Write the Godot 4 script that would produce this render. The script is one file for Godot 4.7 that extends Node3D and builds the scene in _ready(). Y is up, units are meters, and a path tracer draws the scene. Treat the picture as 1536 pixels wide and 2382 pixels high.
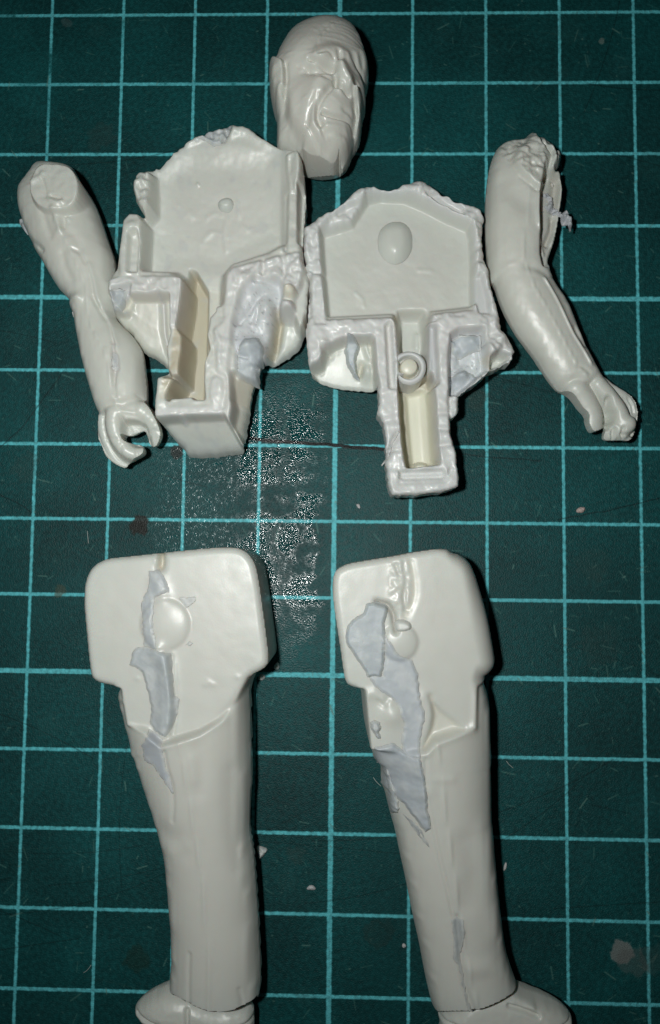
extends Node3D
# Cast resin figure pieces laid out on a green cutting mat, lit by the small flash beside the lens.
# Shapes are sculpted in millimetres: x to the right, z towards the viewer, height up from the mat (origin: a crossing of the mat's grid).

const kA := 0.0131
const kB := 0.0172
const kD := 0.0175
const kF := 0.0130
const kG := 0.0098
const kH := 0.0145
const kI := 0.0132
const kJ := 0.0169
const kK := 0.0136
const kL := 0.0159
const kM := 0.0179
const WHITE := Color(0.60, 0.613, 0.562)
const CHALK := Color(0.66, 0.665, 0.645)
const GREY := Color(0.475, 0.495, 0.50)
const TAN := Color(0.52, 0.475, 0.36)
const CREAM := Color(0.72, 0.695, 0.575)

class Geo:
	static func v(a: Array) -> PackedVector2Array:
		var r := PackedVector2Array()
		for i in range(0, a.size(), 2):
			r.append(Vector2(a[i], a[i + 1]))
		return r

	static func seg_d2(px: float, pz: float, a: Vector2, b: Vector2) -> float:
		var ex := b.x - a.x
		var ez := b.y - a.y
		var fx := px - a.x
		var fz := pz - a.y
		var t := clampf((fx * ex + fz * ez) / (ex * ex + ez * ez + 1e-9), 0.0, 1.0)
		fx -= ex * t
		fz -= ez * t
		return fx * fx + fz * fz

	static func smooth_poly(p: PackedVector2Array, rounds := 1) -> PackedVector2Array:
		for k in rounds:
			var q := PackedVector2Array()
			for i in p.size():
				var a := p[i]
				var b := p[(i + 1) % p.size()]
				q.append(a.lerp(b, 0.25))
				q.append(a.lerp(b, 0.75))
			p = q
		return p

	static func smooth_line(p: PackedVector2Array, rounds := 1) -> PackedVector2Array:
		for k in rounds:
			var q := PackedVector2Array([p[0]])
			for i in p.size() - 1:
				q.append(p[i].lerp(p[i + 1], 0.25))
				q.append(p[i].lerp(p[i + 1], 0.75))
			q.append(p[p.size() - 1])
			p = q
		return p

	# An edge chewed up by broken flash: the outline with small irregular nicks.
	static func ragged(p: PackedVector2Array, amp: float, step: float, key: int) -> PackedVector2Array:
		var n := FastNoiseLite.new()
		n.seed = key
		n.frequency = 0.9
		var q := PackedVector2Array()
		for i in p.size():
			var a := p[i]
			var b := p[(i + 1) % p.size()]
			var m := maxi(1, int(a.distance_to(b) / step))
			var across := (b - a).orthogonal().normalized()
			for j in m:
				var c := a.lerp(b, float(j) / m)
				q.append(c + across * amp * (n.get_noise_2d(c.x * 1.2, c.y * 1.2) + 0.6 * n.get_noise_2d(c.x * 3.1 + 40.0, c.y * 3.1)))
		return q

# A solid between an upper and a lower height map over an outline.
class Field extends RefCounted:
	var s := 0.15
	var x0 := 0.0
	var z0 := 0.0
	var nx := 0
	var nz := 0
	var D := PackedFloat32Array()
	var T := PackedFloat32Array()
	var B := PackedFloat32Array()
	var U := PackedFloat32Array()
	var col := PackedColorArray()
	var noise := FastNoiseLite.new()

	func _init(outline: PackedVector2Array, step: float, z: float, tint: Color, margin := 2.0) -> void:
		s = step
		noise.seed = 7
		noise.noise_type = FastNoiseLite.TYPE_SIMPLEX_SMOOTH
		noise.fractal_octaves = 3
		noise.frequency = 1.0
		var lo := outline[0]
		var hi := outline[0]
		for p in outline:
			lo = lo.min(p)
			hi = hi.max(p)
		x0 = lo.x - s * margin
		z0 = lo.y - s * margin
		nx = int((hi.x - lo.x) / s + 2 * margin) + 2
		nz = int((hi.y - lo.y) / s + 2 * margin) + 2
		T.resize(nx * nz)
		T.fill(z)
		B.resize(nx * nz)
		B.fill(0.0)
		col.resize(nx * nz)
		col.fill(tint)
		D = dist_map(outline)

	func dist_map(poly: PackedVector2Array) -> PackedFloat32Array:
		var n := poly.size()
		var near := PackedInt32Array()
		near.resize(nx * nz)
		near.fill(-1)
		var best := PackedFloat32Array()
		best.resize(nx * nz)
		best.fill(1e9)
		for i in n:
			var a := poly[i]
			var b := poly[(i + 1) % n]
			var m := int(a.distance_to(b) / (s * 0.7)) + 1
			for j in m + 1:
				var c := a.lerp(b, float(j) / m)
				var ci := int((c.x - x0) / s)
				var cj := int((c.y - z0) / s)
				for dj in range(maxi(0, cj - 1), mini(nz, cj + 3)):
					for di in range(maxi(0, ci - 1), mini(nx, ci + 3)):
						var k := dj * nx + di
						var d := Geo.seg_d2(x0 + di * s, z0 + dj * s, a, b)
						if d < best[k]:
							best[k] = d
							near[k] = i
		for sweep in 2:
			for j in nz:
				for i in nx:
					var k := j * nx + i
					if i > 0 and near[k - 1] >= 0:
						relax(k, near[k - 1], i, j, poly, n, near, best)
					if j > 0 and near[k - nx] >= 0:
						relax(k, near[k - nx], i, j, poly, n, near, best)
			for jj in nz:
				var j := nz - 1 - jj
				for ii in nx:
					var i := nx - 1 - ii
					var k := j * nx + i
					if i < nx - 1 and near[k + 1] >= 0:
						relax(k, near[k + 1], i, j, poly, n, near, best)
					if j < nz - 1 and near[k + nx] >= 0:
						relax(k, near[k + nx], i, j, poly, n, near, best)
		for j in nz:
			var z := z0 + j * s
			var xs := PackedFloat32Array()
			for i in n:
				var a := poly[i]
				var b := poly[(i + 1) % n]
				if (a.y > z) != (b.y > z):
					xs.append(a.x + (z - a.y) * (b.x - a.x) / (b.y - a.y))
			xs.sort()
			var c := 0
			for i in nx:
				var x := x0 + i * s
				while c < xs.size() and xs[c] < x:
					c += 1
				var k := j * nx + i
				var d := sqrt(best[k])
				best[k] = d if c % 2 == 1 else -d
		return best

	func relax(k: int, seg: int, i: int, j: int, poly: PackedVector2Array, n: int, near: PackedInt32Array, best: PackedFloat32Array) -> void:
		if near[k] == seg:
			return
		var d := Geo.seg_d2(x0 + i * s, z0 + j * s, poly[seg], poly[(seg + 1) % n])
		if d < best[k]:
			best[k] = d
			near[k] = seg

	# Swells the outline like a pillow: sqrt(2U) is the height of a round bar of the local width.
	func inflate(k := 4, rounds := 160) -> void:
		var mx := nx / k + 2
		var mz := nz / k + 2
		var inside := PackedByteArray()
		inside.resize(mx * mz)
		var u := PackedFloat32Array()
		u.resize(mx * mz)
		var dd := PackedFloat32Array()
		dd.resize(mx * mz)
		for j in mz:
			for i in mx:
				var d := D[mini(j * k, nz - 1) * nx + mini(i * k, nx - 1)]
				dd[j * mx + i] = d
				inside[j * mx + i] = 1 if d > 0.0 and i > 0 and j > 0 and i < mx - 1 and j < mz - 1 else 0
		var hh := s * k * s * k
		for r in rounds:
			for j in range(1, mz - 1):
				for i in range(1, mx - 1):
					var c := j * mx + i
					if inside[c]:
						u[c] += 1.8 * ((u[c - 1] + u[c + 1] + u[c - mx] + u[c + mx] + hh) * 0.25 - u[c])
		var q := PackedFloat32Array()
		q.resize(mx * mz)
		q.fill(-1.0)
		for c in mx * mz:
			if inside[c] and dd[c] > s * k * 0.6:
				q[c] = u[c] / dd[c]
		for r in 4:
			var q2 := q.duplicate()
			for j in range(1, mz - 1):
				for i in range(1, mx - 1):
					var c := j * mx + i
					if q[c] < 0.0:
						var sum := 0.0
						var m := 0
						for o in [c - 1, c + 1, c - mx, c + mx, c - mx - 1, c - mx + 1, c + mx - 1, c + mx + 1]:
							if q[o] >= 0.0:
								sum += q[o]
								m += 1
						if m:
							q2[c] = sum / m
			q = q2
		U.resize(nx * nz)
		for j in nz:
			var cj := mini(j / k, mz - 2)
			var fz := float(j) / k - cj
			for i in nx:
				var ci := mini(i / k, mx - 2)
				var fx := float(i) / k - ci
				var c := cj * mx + ci
				var w := lerpf(lerpf(maxf(q[c], 0.0), maxf(q[c + 1], 0.0), fx), lerpf(maxf(q[c + mx], 0.0), maxf(q[c + mx + 1], 0.0), fx), fz)
				U[j * nx + i] = maxf(0.0, D[j * nx + i]) * w

	func pillow(zm: float, up: float, down: float, power := 0.5) -> void:
		for c in nx * nz:
			var h := pow(2.0 * U[c], power)
			T[c] = zm + up * h
			B[c] = maxf(0.02, zm - down * h)

	func ipoly(x: float, z: float, poly: PackedVector2Array) -> float:
		var n := poly.size()
		var d := 1e9
		var odd := false
		var a := poly[n - 1]
		for i in n:
			var b := poly[i]
			var ex := b.x - a.x
			var ez := b.y - a.y
			var fx := x - a.x
			var fz := z - a.y
			var t := clampf((fx * ex + fz * ez) / (ex * ex + ez * ez + 1e-9), 0.0, 1.0)
			fx -= ex * t
			fz -= ez * t
			d = minf(d, fx * fx + fz * fz)
			if (a.y > z) != (b.y > z) and x < a.x + (z - a.y) * (b.x - a.x) / (b.y - a.y):
				odd = not odd
			a = b
		return sqrt(d) if odd else -sqrt(d)

	func box(poly: PackedVector2Array, pad: float) -> Array:
		var lo := poly[0]
		var hi := poly[0]
		for p in poly:
			lo = lo.min(p)
			hi = hi.max(p)
		return [maxi(0, int((lo.x - pad - x0) / s)), mini(nx, int((hi.x + pad - x0) / s) + 2), maxi(0, int((lo.y - pad - z0) / s)), mini(nz, int((hi.y + pad - z0) / s) + 2)]

	# mode: 0 set, 1 raise only, 2 lower only, 3 add. gx, gz: slope. tint alpha: how much of the colour is laid on.
	func fill(poly: PackedVector2Array, z: float, edge: float, mode := 0, tint := Color(0, 0, 0, 0), gx := 0.0, gz := 0.0) -> void:
		var b := box(poly, edge)
		var mid := Vector2.ZERO
		for p in poly:
			mid += p / poly.size()
		for j in range(b[2], b[3]):
			for i in range(b[0], b[1]):
				var x := x0 + i * s
				var zz := z0 + j * s
				var w := smoothstep(-edge * 0.5, edge * 0.5, ipoly(x, zz, poly))
				if w <= 0.0:
					continue
				var k := j * nx + i
				var to := z + gx * (x - mid.x) + gz * (zz - mid.y)
				if mode == 0 or mode == 1 and to > T[k] or mode == 2 and to < T[k]:
					T[k] = lerpf(T[k], to, w)
				elif mode == 3:
					T[k] += to * w
				if tint.a > 0.0:
					col[k] = col[k].lerp(Color(tint.r, tint.g, tint.b), w * tint.a)

	func line_d(x: float, z: float, line: PackedVector2Array) -> float:
		var d := 1e9
		for i in line.size() - 1:
			d = minf(d, Geo.seg_d2(x, z, line[i], line[i + 1]))
		return sqrt(d)

	# A ridge (amp > 0) or groove (amp < 0) along a line.
	func groove(line: PackedVector2Array, rad: float, amp: float, tint := Color(0, 0, 0, 0)) -> void:
		var b := box(line, rad * 2.4)
		for j in range(b[2], b[3]):
			for i in range(b[0], b[1]):
				var d := line_d(x0 + i * s, z0 + j * s, line) / rad
				if d < 2.4:
					var w := exp(-d * d)
					T[j * nx + i] += amp * w
					if tint.a > 0.0:
						col[j * nx + i] = col[j * nx + i].lerp(Color(tint.r, tint.g, tint.b), w * tint.a)

	# A round bar along a line (a finger), tapering from r0 to r1, merged softly into what is there.
	func bar(line: PackedVector2Array, r0: float, r1: float, y0: float, y1: float) -> void:
		var total := 0.0
		for i in line.size() - 1:
			total += line[i].distance_to(line[i + 1])
		var b := box(line, maxf(r0, r1) + 0.3)
		for j in range(b[2], b[3]):
			for i in range(b[0], b[1]):
				var p := Vector2(x0 + i * s, z0 + j * s)
				var h := -1e9
				var run := 0.0
				for n in line.size() - 1:
					var e := line[n + 1] - line[n]
					var t := clampf((p - line[n]).dot(e) / (e.length_squared() + 1e-9), 0.0, 1.0)
					var u := (run + t * e.length()) / total
					var r := lerpf(r0, r1, u)
					var d := p.distance_to(line[n] + e * t)
					h = maxf(h, lerpf(y0, y1, u) + (sqrt(r * r - d * d) if d < r else -3.0 * (d - r)))
					run += e.length()
				var k := j * nx + i
				var m := clampf(0.5 + 0.5 * (h - T[k]) / 0.22, 0.0, 1.0)
				T[k] = lerpf(T[k], h, m) + 0.22 * m * (1.0 - m)

	# A flat-topped wall along a line.
	func wall(line: PackedVector2Array, hw: float, z: float, edge: float, tint := Color(0, 0, 0, 0), mode := 0) -> void:
		var b := box(line, hw + edge)
		for j in range(b[2], b[3]):
			for i in range(b[0], b[1]):
				var w := smoothstep(hw + edge * 0.5, hw - edge * 0.5, line_d(x0 + i * s, z0 + j * s, line))
				if w > 0.0:
					var k := j * nx + i
					if mode == 0 or z > T[k]:
						T[k] = lerpf(T[k], z, w)
					if tint.a > 0.0:
						col[k] = col[k].lerp(Color(tint.r, tint.g, tint.b), w * tint.a)

	# A round boss added on top (sharp foot) or, with soft, a gaussian swelling.
	func dome(c: Vector2, rx: float, rz: float, turn: float, amp: float, soft := false, tint := Color(0, 0, 0, 0)) -> void:
		var r := maxf(rx, rz) * (2.2 if soft else 1.0)
		var b := box(PackedVector2Array([c]), r)
		var cs := cos(turn)
		var sn := sin(turn)
		for j in range(b[2], b[3]):
			for i in range(b[0], b[1]):
				var dx := x0 + i * s - c.x
				var dz := z0 + j * s - c.y
				var q := Vector2((dx * cs + dz * sn) / rx, (-dx * sn + dz * cs) / rz).length_squared()
				var w := exp(-q * 1.4) if soft else sqrt(maxf(0.0, 1.0 - q))
				var k := j * nx + i
				T[k] += amp * w
				if tint.a > 0.0 and q < 1.2:
					col[k] = col[k].lerp(Color(tint.r, tint.g, tint.b), tint.a * smoothstep(1.2, 0.8, q))

	func rough(amp: float, freq: float, poly := PackedVector2Array(), edge := 0.5, shift := 0.0) -> void:
		var b := [0, nx, 0, nz] if poly.is_empty() else box(poly, edge)
		for j in range(b[2], b[3]):
			for i in range(b[0], b[1]):
				var x := x0 + i * s
				var z := z0 + j * s
				var w := 1.0 if poly.is_empty() else smoothstep(-edge * 0.5, edge * 0.5, ipoly(x, z, poly))
				if w > 0.0:
					T[j * nx + i] += amp * w * noise.get_noise_2d(x * freq + shift, z * freq - shift)

	# Unevenness on whatever stands higher than a level: torn rims.
	func rough_above(level: float, amp: float, freq: float, shift := 0.0) -> void:
		for j in nz:
			for i in nx:
				var k := j * nx + i
				var w := smoothstep(level - 0.3, level + 0.3, T[k])
				if w > 0.0:
					T[k] += amp * w * noise.get_noise_2d((x0 + i * s) * freq + shift, (z0 + j * s) * freq - shift)

	func mottle(tint: Color, freq: float, low: float, high: float, most: float, poly := PackedVector2Array(), edge := 0.5, shift := 0.0) -> void:
		var b := [0, nx, 0, nz] if poly.is_empty() else box(poly, edge)
		for j in range(b[2], b[3]):
			for i in range(b[0], b[1]):
				var x := x0 + i * s
				var z := z0 + j * s
				var w := 1.0 if poly.is_empty() else smoothstep(-edge * 0.5, edge * 0.5, ipoly(x, z, poly))
				if w > 0.0:
					var k := j * nx + i
					col[k] = col[k].lerp(tint, most * w * smoothstep(low, high, noise.get_noise_2d(x * freq + shift, z * freq + shift)))

	func round_edge(r: float, drop: float) -> void:
		for k in nx * nz:
			var d := clampf(D[k], 0.0, r)
			if d < r:
				var q := 1.0 - d / r
				T[k] -= drop * (1.0 - sqrt(maxf(0.0, 1.0 - q * q)))

	func blur(n: int) -> void:
		for r in n:
			var q := T.duplicate()
			for j in range(1, nz - 1):
				for i in range(1, nx - 1):
					var k := j * nx + i
					q[k] = (T[k] * 4.0 + (T[k - 1] + T[k + 1] + T[k - nx] + T[k + nx]) * 2.0 + T[k - nx - 1] + T[k - nx + 1] + T[k + nx - 1] + T[k + nx + 1]) / 16.0
			T = q

	func at(x: float, z: float) -> float:
		var fi := clampf((x - x0) / s, 0.0, nx - 1.001)
		var fj := clampf((z - z0) / s, 0.0, nz - 1.001)
		var i := int(fi)
		var j := int(fj)
		fi -= i
		fj -= j
		var k := j * nx + i
		return lerpf(lerpf(T[k], T[k + 1], fi), lerpf(T[k + nx], T[k + nx + 1], fi), fj)

	# The shell's outside below: flat on the mat in the middle, curving up towards the rim.
	func bowl(rise: float, r: float) -> void:
		for k in nx * nz:
			var q := clampf(1.0 - D[k] / r, 0.0, 1.0)
			B[k] = minf(0.02 + rise * q * q, T[k] - 0.35)

	func mesh(o: Vector2, rows: int, bulge := 0.0, base := 0.0) -> ArrayMesh:
		var P := PackedVector3Array()
		var N := PackedVector3Array()
		var C := PackedColorArray()
		var I := PackedInt32Array()
		var top := PackedInt32Array()
		top.resize(nx * nz)
		top.fill(-1)
		var low := top.duplicate()
		for j in nz:
			for i in nx:
				var k := j * nx + i
				if D[k] > 0.0:
					top[k] = P.size()
					P.append(Vector3(x0 + i * s - o.x, T[k], z0 + j * s - o.y))
					C.append(col[k])
					low[k] = P.size()
					P.append(Vector3(x0 + i * s - o.x, minf(B[k], T[k] - 0.02), z0 + j * s - o.y))
					C.append(col[k])
		var cut := {}
		var offs := [0, 1, nx + 1, nx]
		for j in nz - 1:
			for i in nx - 1:
				var k := j * nx + i
				var m := 0
				for q in 4:
					if D[k + offs[q]] > 0.0:
						m += 1
				if m == 0:
					continue
				if m == 4:
					var a := top[k]
					var b := top[k + 1]
					var c := top[k + nx + 1]
					var d := top[k + nx]
					I.append_array([a, b, c, a, c, d])
					a = low[k]
					b = low[k + 1]
					c = low[k + nx + 1]
					d = low[k + nx]
					I.append_array([a, c, b, a, d, c])
					continue
				var ring := PackedInt32Array()
				var ring_low := PackedInt32Array()
				var outs := []
				for q in 4:
					var ka: int = k + offs[q]
					var kb: int = k + offs[(q + 1) % 4]
					if D[ka] > 0.0:
						ring.append(top[ka])
						ring_low.append(low[ka])
					if (D[ka] > 0.0) != (D[kb] > 0.0):
						var key := mini(ka, kb) * 2 + (1 if absi(ka - kb) > 1 else 0)
						if not cut.has(key):
							var t := D[ka] / (D[ka] - D[kb])
							var xa := x0 + (ka % nx) * s
							var za := z0 + (ka / nx) * s
							var xb := x0 + (kb % nx) * s
							var zb := z0 + (kb / nx) * s
							var kin := ka if D[ka] > 0.0 else kb
							var x := lerpf(xa, xb, t) - o.x
							var z := lerpf(za, zb, t) - o.y
							var hi := lerpf(T[ka], T[kb], t)
							var lo: float = minf(B[kin], hi - 0.05) if rows > 0 else hi
							var chain := PackedInt32Array()
							for r in rows + 1:
								chain.append(P.size())
								P.append(Vector3(x, lerpf(hi, lo, float(r) / maxi(rows, 1)), z))
								C.append(col[kin])
							cut[key] = chain
						ring.append(cut[key][0])
						ring_low.append(cut[key][rows])
						outs.append([cut[key], D[ka] > 0.0])
				for q in range(1, ring.size() - 1):
					I.append_array([ring[0], ring[q], ring[q + 1], ring_low[0], ring_low[q + 1], ring_low[q]])
				if rows > 0:
					for q in outs.size():
						if outs[q][1]:
							var e0: PackedInt32Array = outs[q][0]
							var e1: PackedInt32Array = outs[(q + 1) % outs.size()][0]
							for r in rows:
								I.append_array([e0[r], e0[r + 1], e1[r], e1[r], e0[r + 1], e1[r + 1]])
		N.resize(P.size())
		for q in range(0, I.size(), 3):
			var a := P[I[q]]
			var n := (P[I[q + 2]] - a).cross(P[I[q + 1]] - a)
			N[I[q]] += n
			N[I[q + 1]] += n
			N[I[q + 2]] += n
		for q in P.size():
			N[q] = N[q].normalized()
			P[q] = (P[q] + Vector3(0, base, 0)) * 0.001
		var arrays := []
		arrays.resize(Mesh.ARRAY_MAX)
		arrays[Mesh.ARRAY_VERTEX] = P
		arrays[Mesh.ARRAY_NORMAL] = N
		arrays[Mesh.ARRAY_COLOR] = C
		arrays[Mesh.ARRAY_INDEX] = I
		var me := ArrayMesh.new()
		me.add_surface_from_arrays(Mesh.PRIMITIVE_TRIANGLES, arrays)
		return me


var resin: StandardMaterial3D
var glossy: StandardMaterial3D
var milky: StandardMaterial3D
var waxy: StandardMaterial3D

func _ready() -> void:
	var cam := Camera3D.new()
	cam.name = "camera"
	cam.transform = Transform3D(Basis(Vector3(0.999679, -0.022496, -0.011654), Vector3(-0.010203, 0.063553, -0.997926), Vector3(0.023190, 0.997725, 0.063303)), Vector3(0.001606, 0.093139, 0.004666))
	cam.fov = 71.6449
	cam.near = 0.005
	cam.far = 5.0
	add_child(cam)
	var env := Environment.new()
	env.background_mode = Environment.BG_COLOR
	env.background_color = Color(0.035, 0.038, 0.04)
	env.tonemap_mode = Environment.TONE_MAPPER_LINEAR
	env.tonemap_exposure = 1.0
	env.sdfgi_enabled = true
	env.ssao_enabled = true
	env.ssil_enabled = true
	var we := WorldEnvironment.new()
	we.name = "environment"
	we.environment = env
	add_child(we)
	var lamp := AreaLight3D.new()      # the small flash, a finger's breadth to the left of the lens
	lamp.name = "flash"
	lamp.area_size = Vector2(0.004, 0.004)
	lamp.light_energy = 0.0085
	lamp.light_color = Color(1.0, 1.0, 0.99)
	lamp.shadow_enabled = true
	lamp.position = Vector3(0.001606, 0.093139, 0.004666) + Vector3(-0.0140, 0.007, -0.004)
	lamp.rotation_degrees = Vector3(-73, -6, 0)
	add_child(lamp)
	materials()
	cutting_mat()
	back_torso()
	front_torso()
	head()
	bent_arm()
	fist_arm()
	left_leg()
	right_leg()
	crumbs()

func noise_tex(freq: float, key: int, octaves := 4, size := 512, ramp_lo := 0.0, ramp_hi := 1.0) -> NoiseTexture2D:
	var n := FastNoiseLite.new()
	n.seed = key
	n.frequency = freq
	n.fractal_octaves = octaves
	var t := NoiseTexture2D.new()
	t.width = size
	t.height = size
	t.seamless = true
	t.noise = n
	if ramp_lo != 0.0 or ramp_hi != 1.0:
		var g := Gradient.new()
		g.set_color(0, Color(ramp_lo, ramp_lo, ramp_lo))
		g.set_color(1, Color(ramp_hi, ramp_hi, ramp_hi))
		t.color_ramp = g
	return t

func resin_like(rough_lo: float, rough_hi: float, relief: float, key: int) -> StandardMaterial3D:
	var m := StandardMaterial3D.new()
	m.vertex_color_use_as_albedo = true
	m.roughness = 1.0
	m.roughness_texture = noise_tex(0.008, key, 4, 512, rough_lo, rough_hi)
	m.metallic_specular = 0.5
	m.subsurf_scatter_enabled = true
	m.subsurf_scatter_strength = 0.12
	m.uv1_triplanar = true
	m.uv1_scale = Vector3(60, 60, 60)
	m.heightmap_enabled = true
	m.heightmap_texture = noise_tex(0.12, key + 5, 3)
	m.heightmap_scale = relief
	return m

func materials() -> void:
	resin = resin_like(0.28, 0.48, 0.0004, 3)
	glossy = resin_like(0.27, 0.50, 0.0005, 11)
	waxy = resin_like(0.22, 0.42, 0.0007, 23)
	milky = resin_like(0.38, 0.60, 0.0010, 17)

func base(called: String, label: String, category: String, o: Vector2, group := "") -> Node3D:
	var n := Node3D.new()
	n.name = called
	n.position = Vector3(o.x, 0, o.y) * 0.001
	n.set_meta("label", label)
	n.set_meta("category", category)
	if group:
		n.set_meta("group", group)
	add_child(n, true)
	return n

func part(called: String, me: Mesh, m: Material, parent: Node3D, label := "") -> MeshInstance3D:
	var p := MeshInstance3D.new()
	p.name = called
	p.mesh = me
	p.material_override = m
	if label:
		p.set_meta("label", label)
	parent.add_child(p, true)
	return p

func mid(p: PackedVector2Array) -> Vector2:
	var c := Vector2.ZERO
	for q in p:
		c += q / p.size()
	return c

# A flake of flash lying on what HOST describes, following its surface.
func flake(host: Field, poly: PackedVector2Array, thick: float, tint: Color, o: Vector2, lift := 0.0, relief := 0.12, rag := 0.17) -> ArrayMesh:
	poly = Geo.ragged(poly, rag, 0.25, int(absf(poly[0].x * 31.0)))
	var f := Field.new(poly, 0.12, 0.0, tint)
	for j in f.nz:
		for i in f.nx:
			var k := j * f.nx + i
			var x := f.x0 + i * f.s
			var z := f.z0 + j * f.s
			var h := host.at(x, z)
			var e := smoothstep(0.0, 0.35, f.D[k])
			f.T[k] = h + thick * (0.25 + 0.75 * e) + lift * e + relief * f.noise.get_noise_2d(x * 0.35, z * 0.35) * e
			f.B[k] = h - 0.25
			f.col[k] = WHITE.lerp(tint, smoothstep(-0.15, 0.4, f.D[k] + 0.25 * f.noise.get_noise_2d(x * 0.9, z * 0.9)))
	f.mottle(Color(tint.r * 1.22, tint.g * 1.18, tint.b * 1.13), 0.35, -0.2, 0.5, 0.7)
	return f.mesh(o, 1)

# ---------------------------------------------------------------- the mat

func cutting_mat() -> void:
	var W := 1536
	var H := 2048
	var ppm := 10.24
	var n1 := FastNoiseLite.new()
	n1.seed = 21
	n1.frequency = 0.012
	n1.fractal_octaves = 4
	var n2 := FastNoiseLite.new()
	n2.seed = 22
	n2.frequency = 0.13
	n2.fractal_octaves = 3
	var n3 := FastNoiseLite.new()
	n3.seed = 23
	n3.frequency = 0.004
	var b1 := n1.get_seamless_image(W, H).get_data()
	var b2 := n2.get_seamless_image(W, H).get_data()
	var b3 := n3.get_seamless_image(W, H).get_data()
	var px := PackedByteArray()
	px.resize(W * H * 3)
	var orm := PackedByteArray()
	orm.resize(W * H * 3)
	var colx := PackedFloat32Array()
	colx.resize(W)
	var gloss := PackedFloat32Array()
	gloss.resize(W)
	for i in W:
		var x := (i + 0.5) / ppm - 75.0
		var off := x - roundf(x / 10.0) * 10.0
		var thick := absf(x - roundf(x / 50.0) * 50.0) < 5.0
		colx[i] = (0.33 if thick else 0.205) - absf(off)
		# the strip between two grid lines that the blade has polished
		var gl := smoothstep(-13.0, -11.8, x) * smoothstep(-6.2, -7.2, x) + smoothstep(-5.9, -5.4, x) * smoothstep(-1.8, -2.4, x) + 0.45 * smoothstep(-27.0, -18.0, x) * smoothstep(-11.0, -13.5, x) + 0.25 * smoothstep(-7.2, -6.2, x) * smoothstep(-5.4, -5.9, x)
		gloss[i] = gl
	for j in H:
		var z := (j + 0.5) / ppm - 100.0
		var off := z - roundf(z / 10.0) * 10.0
		var thick := absf(z + 30.0 - roundf((z + 30.0) / 50.0) * 50.0) < 5.0
		var rowd := (0.32 if thick else 0.225) - absf(off)
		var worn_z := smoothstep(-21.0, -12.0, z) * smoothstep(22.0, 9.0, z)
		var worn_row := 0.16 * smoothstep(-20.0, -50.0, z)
		var painted_falloff := 0.07 * smoothstep(-40.0, -66.0, z) + 0.05 * smoothstep(45.0, 66.0, z)  # light falloff put into the print: grid lines dim towards both ends
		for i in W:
			var worn := worn_row * smoothstep(-25.0, -38.0, (i + 0.5) / ppm - 75.0) + painted_falloff  # real wear at the upper left, plus the painted light falloff
			var k := j * W + i
			var a := b1[k] / 255.0
			var f := b2[k] / 255.0
			var c := b3[k] / 255.0
			var line := clampf(maxf(rowd, colx[i]) * 11.0 + 0.5 + (f - 0.5) * 0.9, 0.0, 1.0)
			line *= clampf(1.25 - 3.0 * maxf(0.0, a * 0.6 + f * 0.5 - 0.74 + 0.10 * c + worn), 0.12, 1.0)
			var dust := maxf(0.0, a - 0.56) * 0.28 + maxf(0.0, f - 0.66) * 0.16
			var tone := 0.86 + 0.30 * (c - 0.5) + 0.35 * (f - 0.5)
			var r := 10.0 * tone + 60.0 * dust
			var g := 76.0 * tone + 60.0 * dust
			var b := 77.0 * tone + 60.0 * dust
			var lt := 0.9 + 0.35 * (f - 0.5)
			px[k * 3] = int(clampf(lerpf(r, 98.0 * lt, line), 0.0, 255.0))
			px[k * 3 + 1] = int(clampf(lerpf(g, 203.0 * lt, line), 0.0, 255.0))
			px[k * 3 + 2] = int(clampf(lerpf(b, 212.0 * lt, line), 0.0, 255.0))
			var gl := gloss[clampi(i + int((a - 0.5) * 70.0 + (f - 0.5) * 16.0), 0, W - 1)] * worn_z * smoothstep(0.28, 0.50, a + 0.25 * (f - 0.5) + 0.08 * sin(z * 2.3 + 6.0 * a))
			if (i + 0.5) / ppm < 75.0 - 13.0:
				gl *= 2.0 * smoothstep(0.52, 0.66, f)
			orm[k * 3] = 255
			orm[k * 3 + 1] = int(clampf(255.0 * (0.56 - 0.45 * minf(gl, 1.0) + 0.12 * (f - 0.5)), 0.0, 255.0))
			orm[k * 3 + 2] = 0
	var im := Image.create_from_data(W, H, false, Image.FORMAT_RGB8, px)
	var rng := RandomNumberGenerator.new()
	rng.seed = 77
	# knife cuts: fine dark lines, and pale scuffs and lint pressed into the surface
	for k in 80:
		var c := Vector2(rng.randf() * W, rng.randf() * H)
		var t := rng.randfn(0.0, 0.25) + (PI * 0.5 if rng.randf() < 0.12 else 0.0)
		scratch(im, c, t, rng.randf_range(30, 420), Color(0.008, 0.05, 0.05), rng.randf_range(0.2, 0.5), 0.6)
	for k in 2000:
		var c := Vector2(rng.randf() * W, rng.randf() * H)
		scratch(im, c, rng.randf() * TAU, rng.randf_range(3, 20), Color(0.42, 0.52, 0.48), rng.randf_range(0.12, 0.7), rng.randf_range(0.5, 1.0))
	for k in 130:
		var c := Vector2(rng.randf() * W, rng.randf() * H)
		scratch(im, c, rng.randfn(0.0, 0.3), rng.randf_range(30, 150), Color(0.32, 0.38, 0.34), rng.randf_range(0.06, 0.22), 0.8)
	for k in 2600:
		blot(im, Vector2(rng.randf() * W, rng.randf() * H), rng.randf_range(0.7, 1.7), Color(0.42, 0.5, 0.46), rng.randf_range(0.08, 0.5), n2)
	for k in 220:
		blot(im, Vector2(rng.randf() * W, rng.randf() * H), rng.randf_range(8.0, 26.0), Color(0.24, 0.36, 0.35), rng.randf_range(0.04, 0.16), n2)
	mat_marks(im, ppm)
	var m := ORMMaterial3D.new()
	m.albedo_texture = ImageTexture.create_from_image(im)
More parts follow.
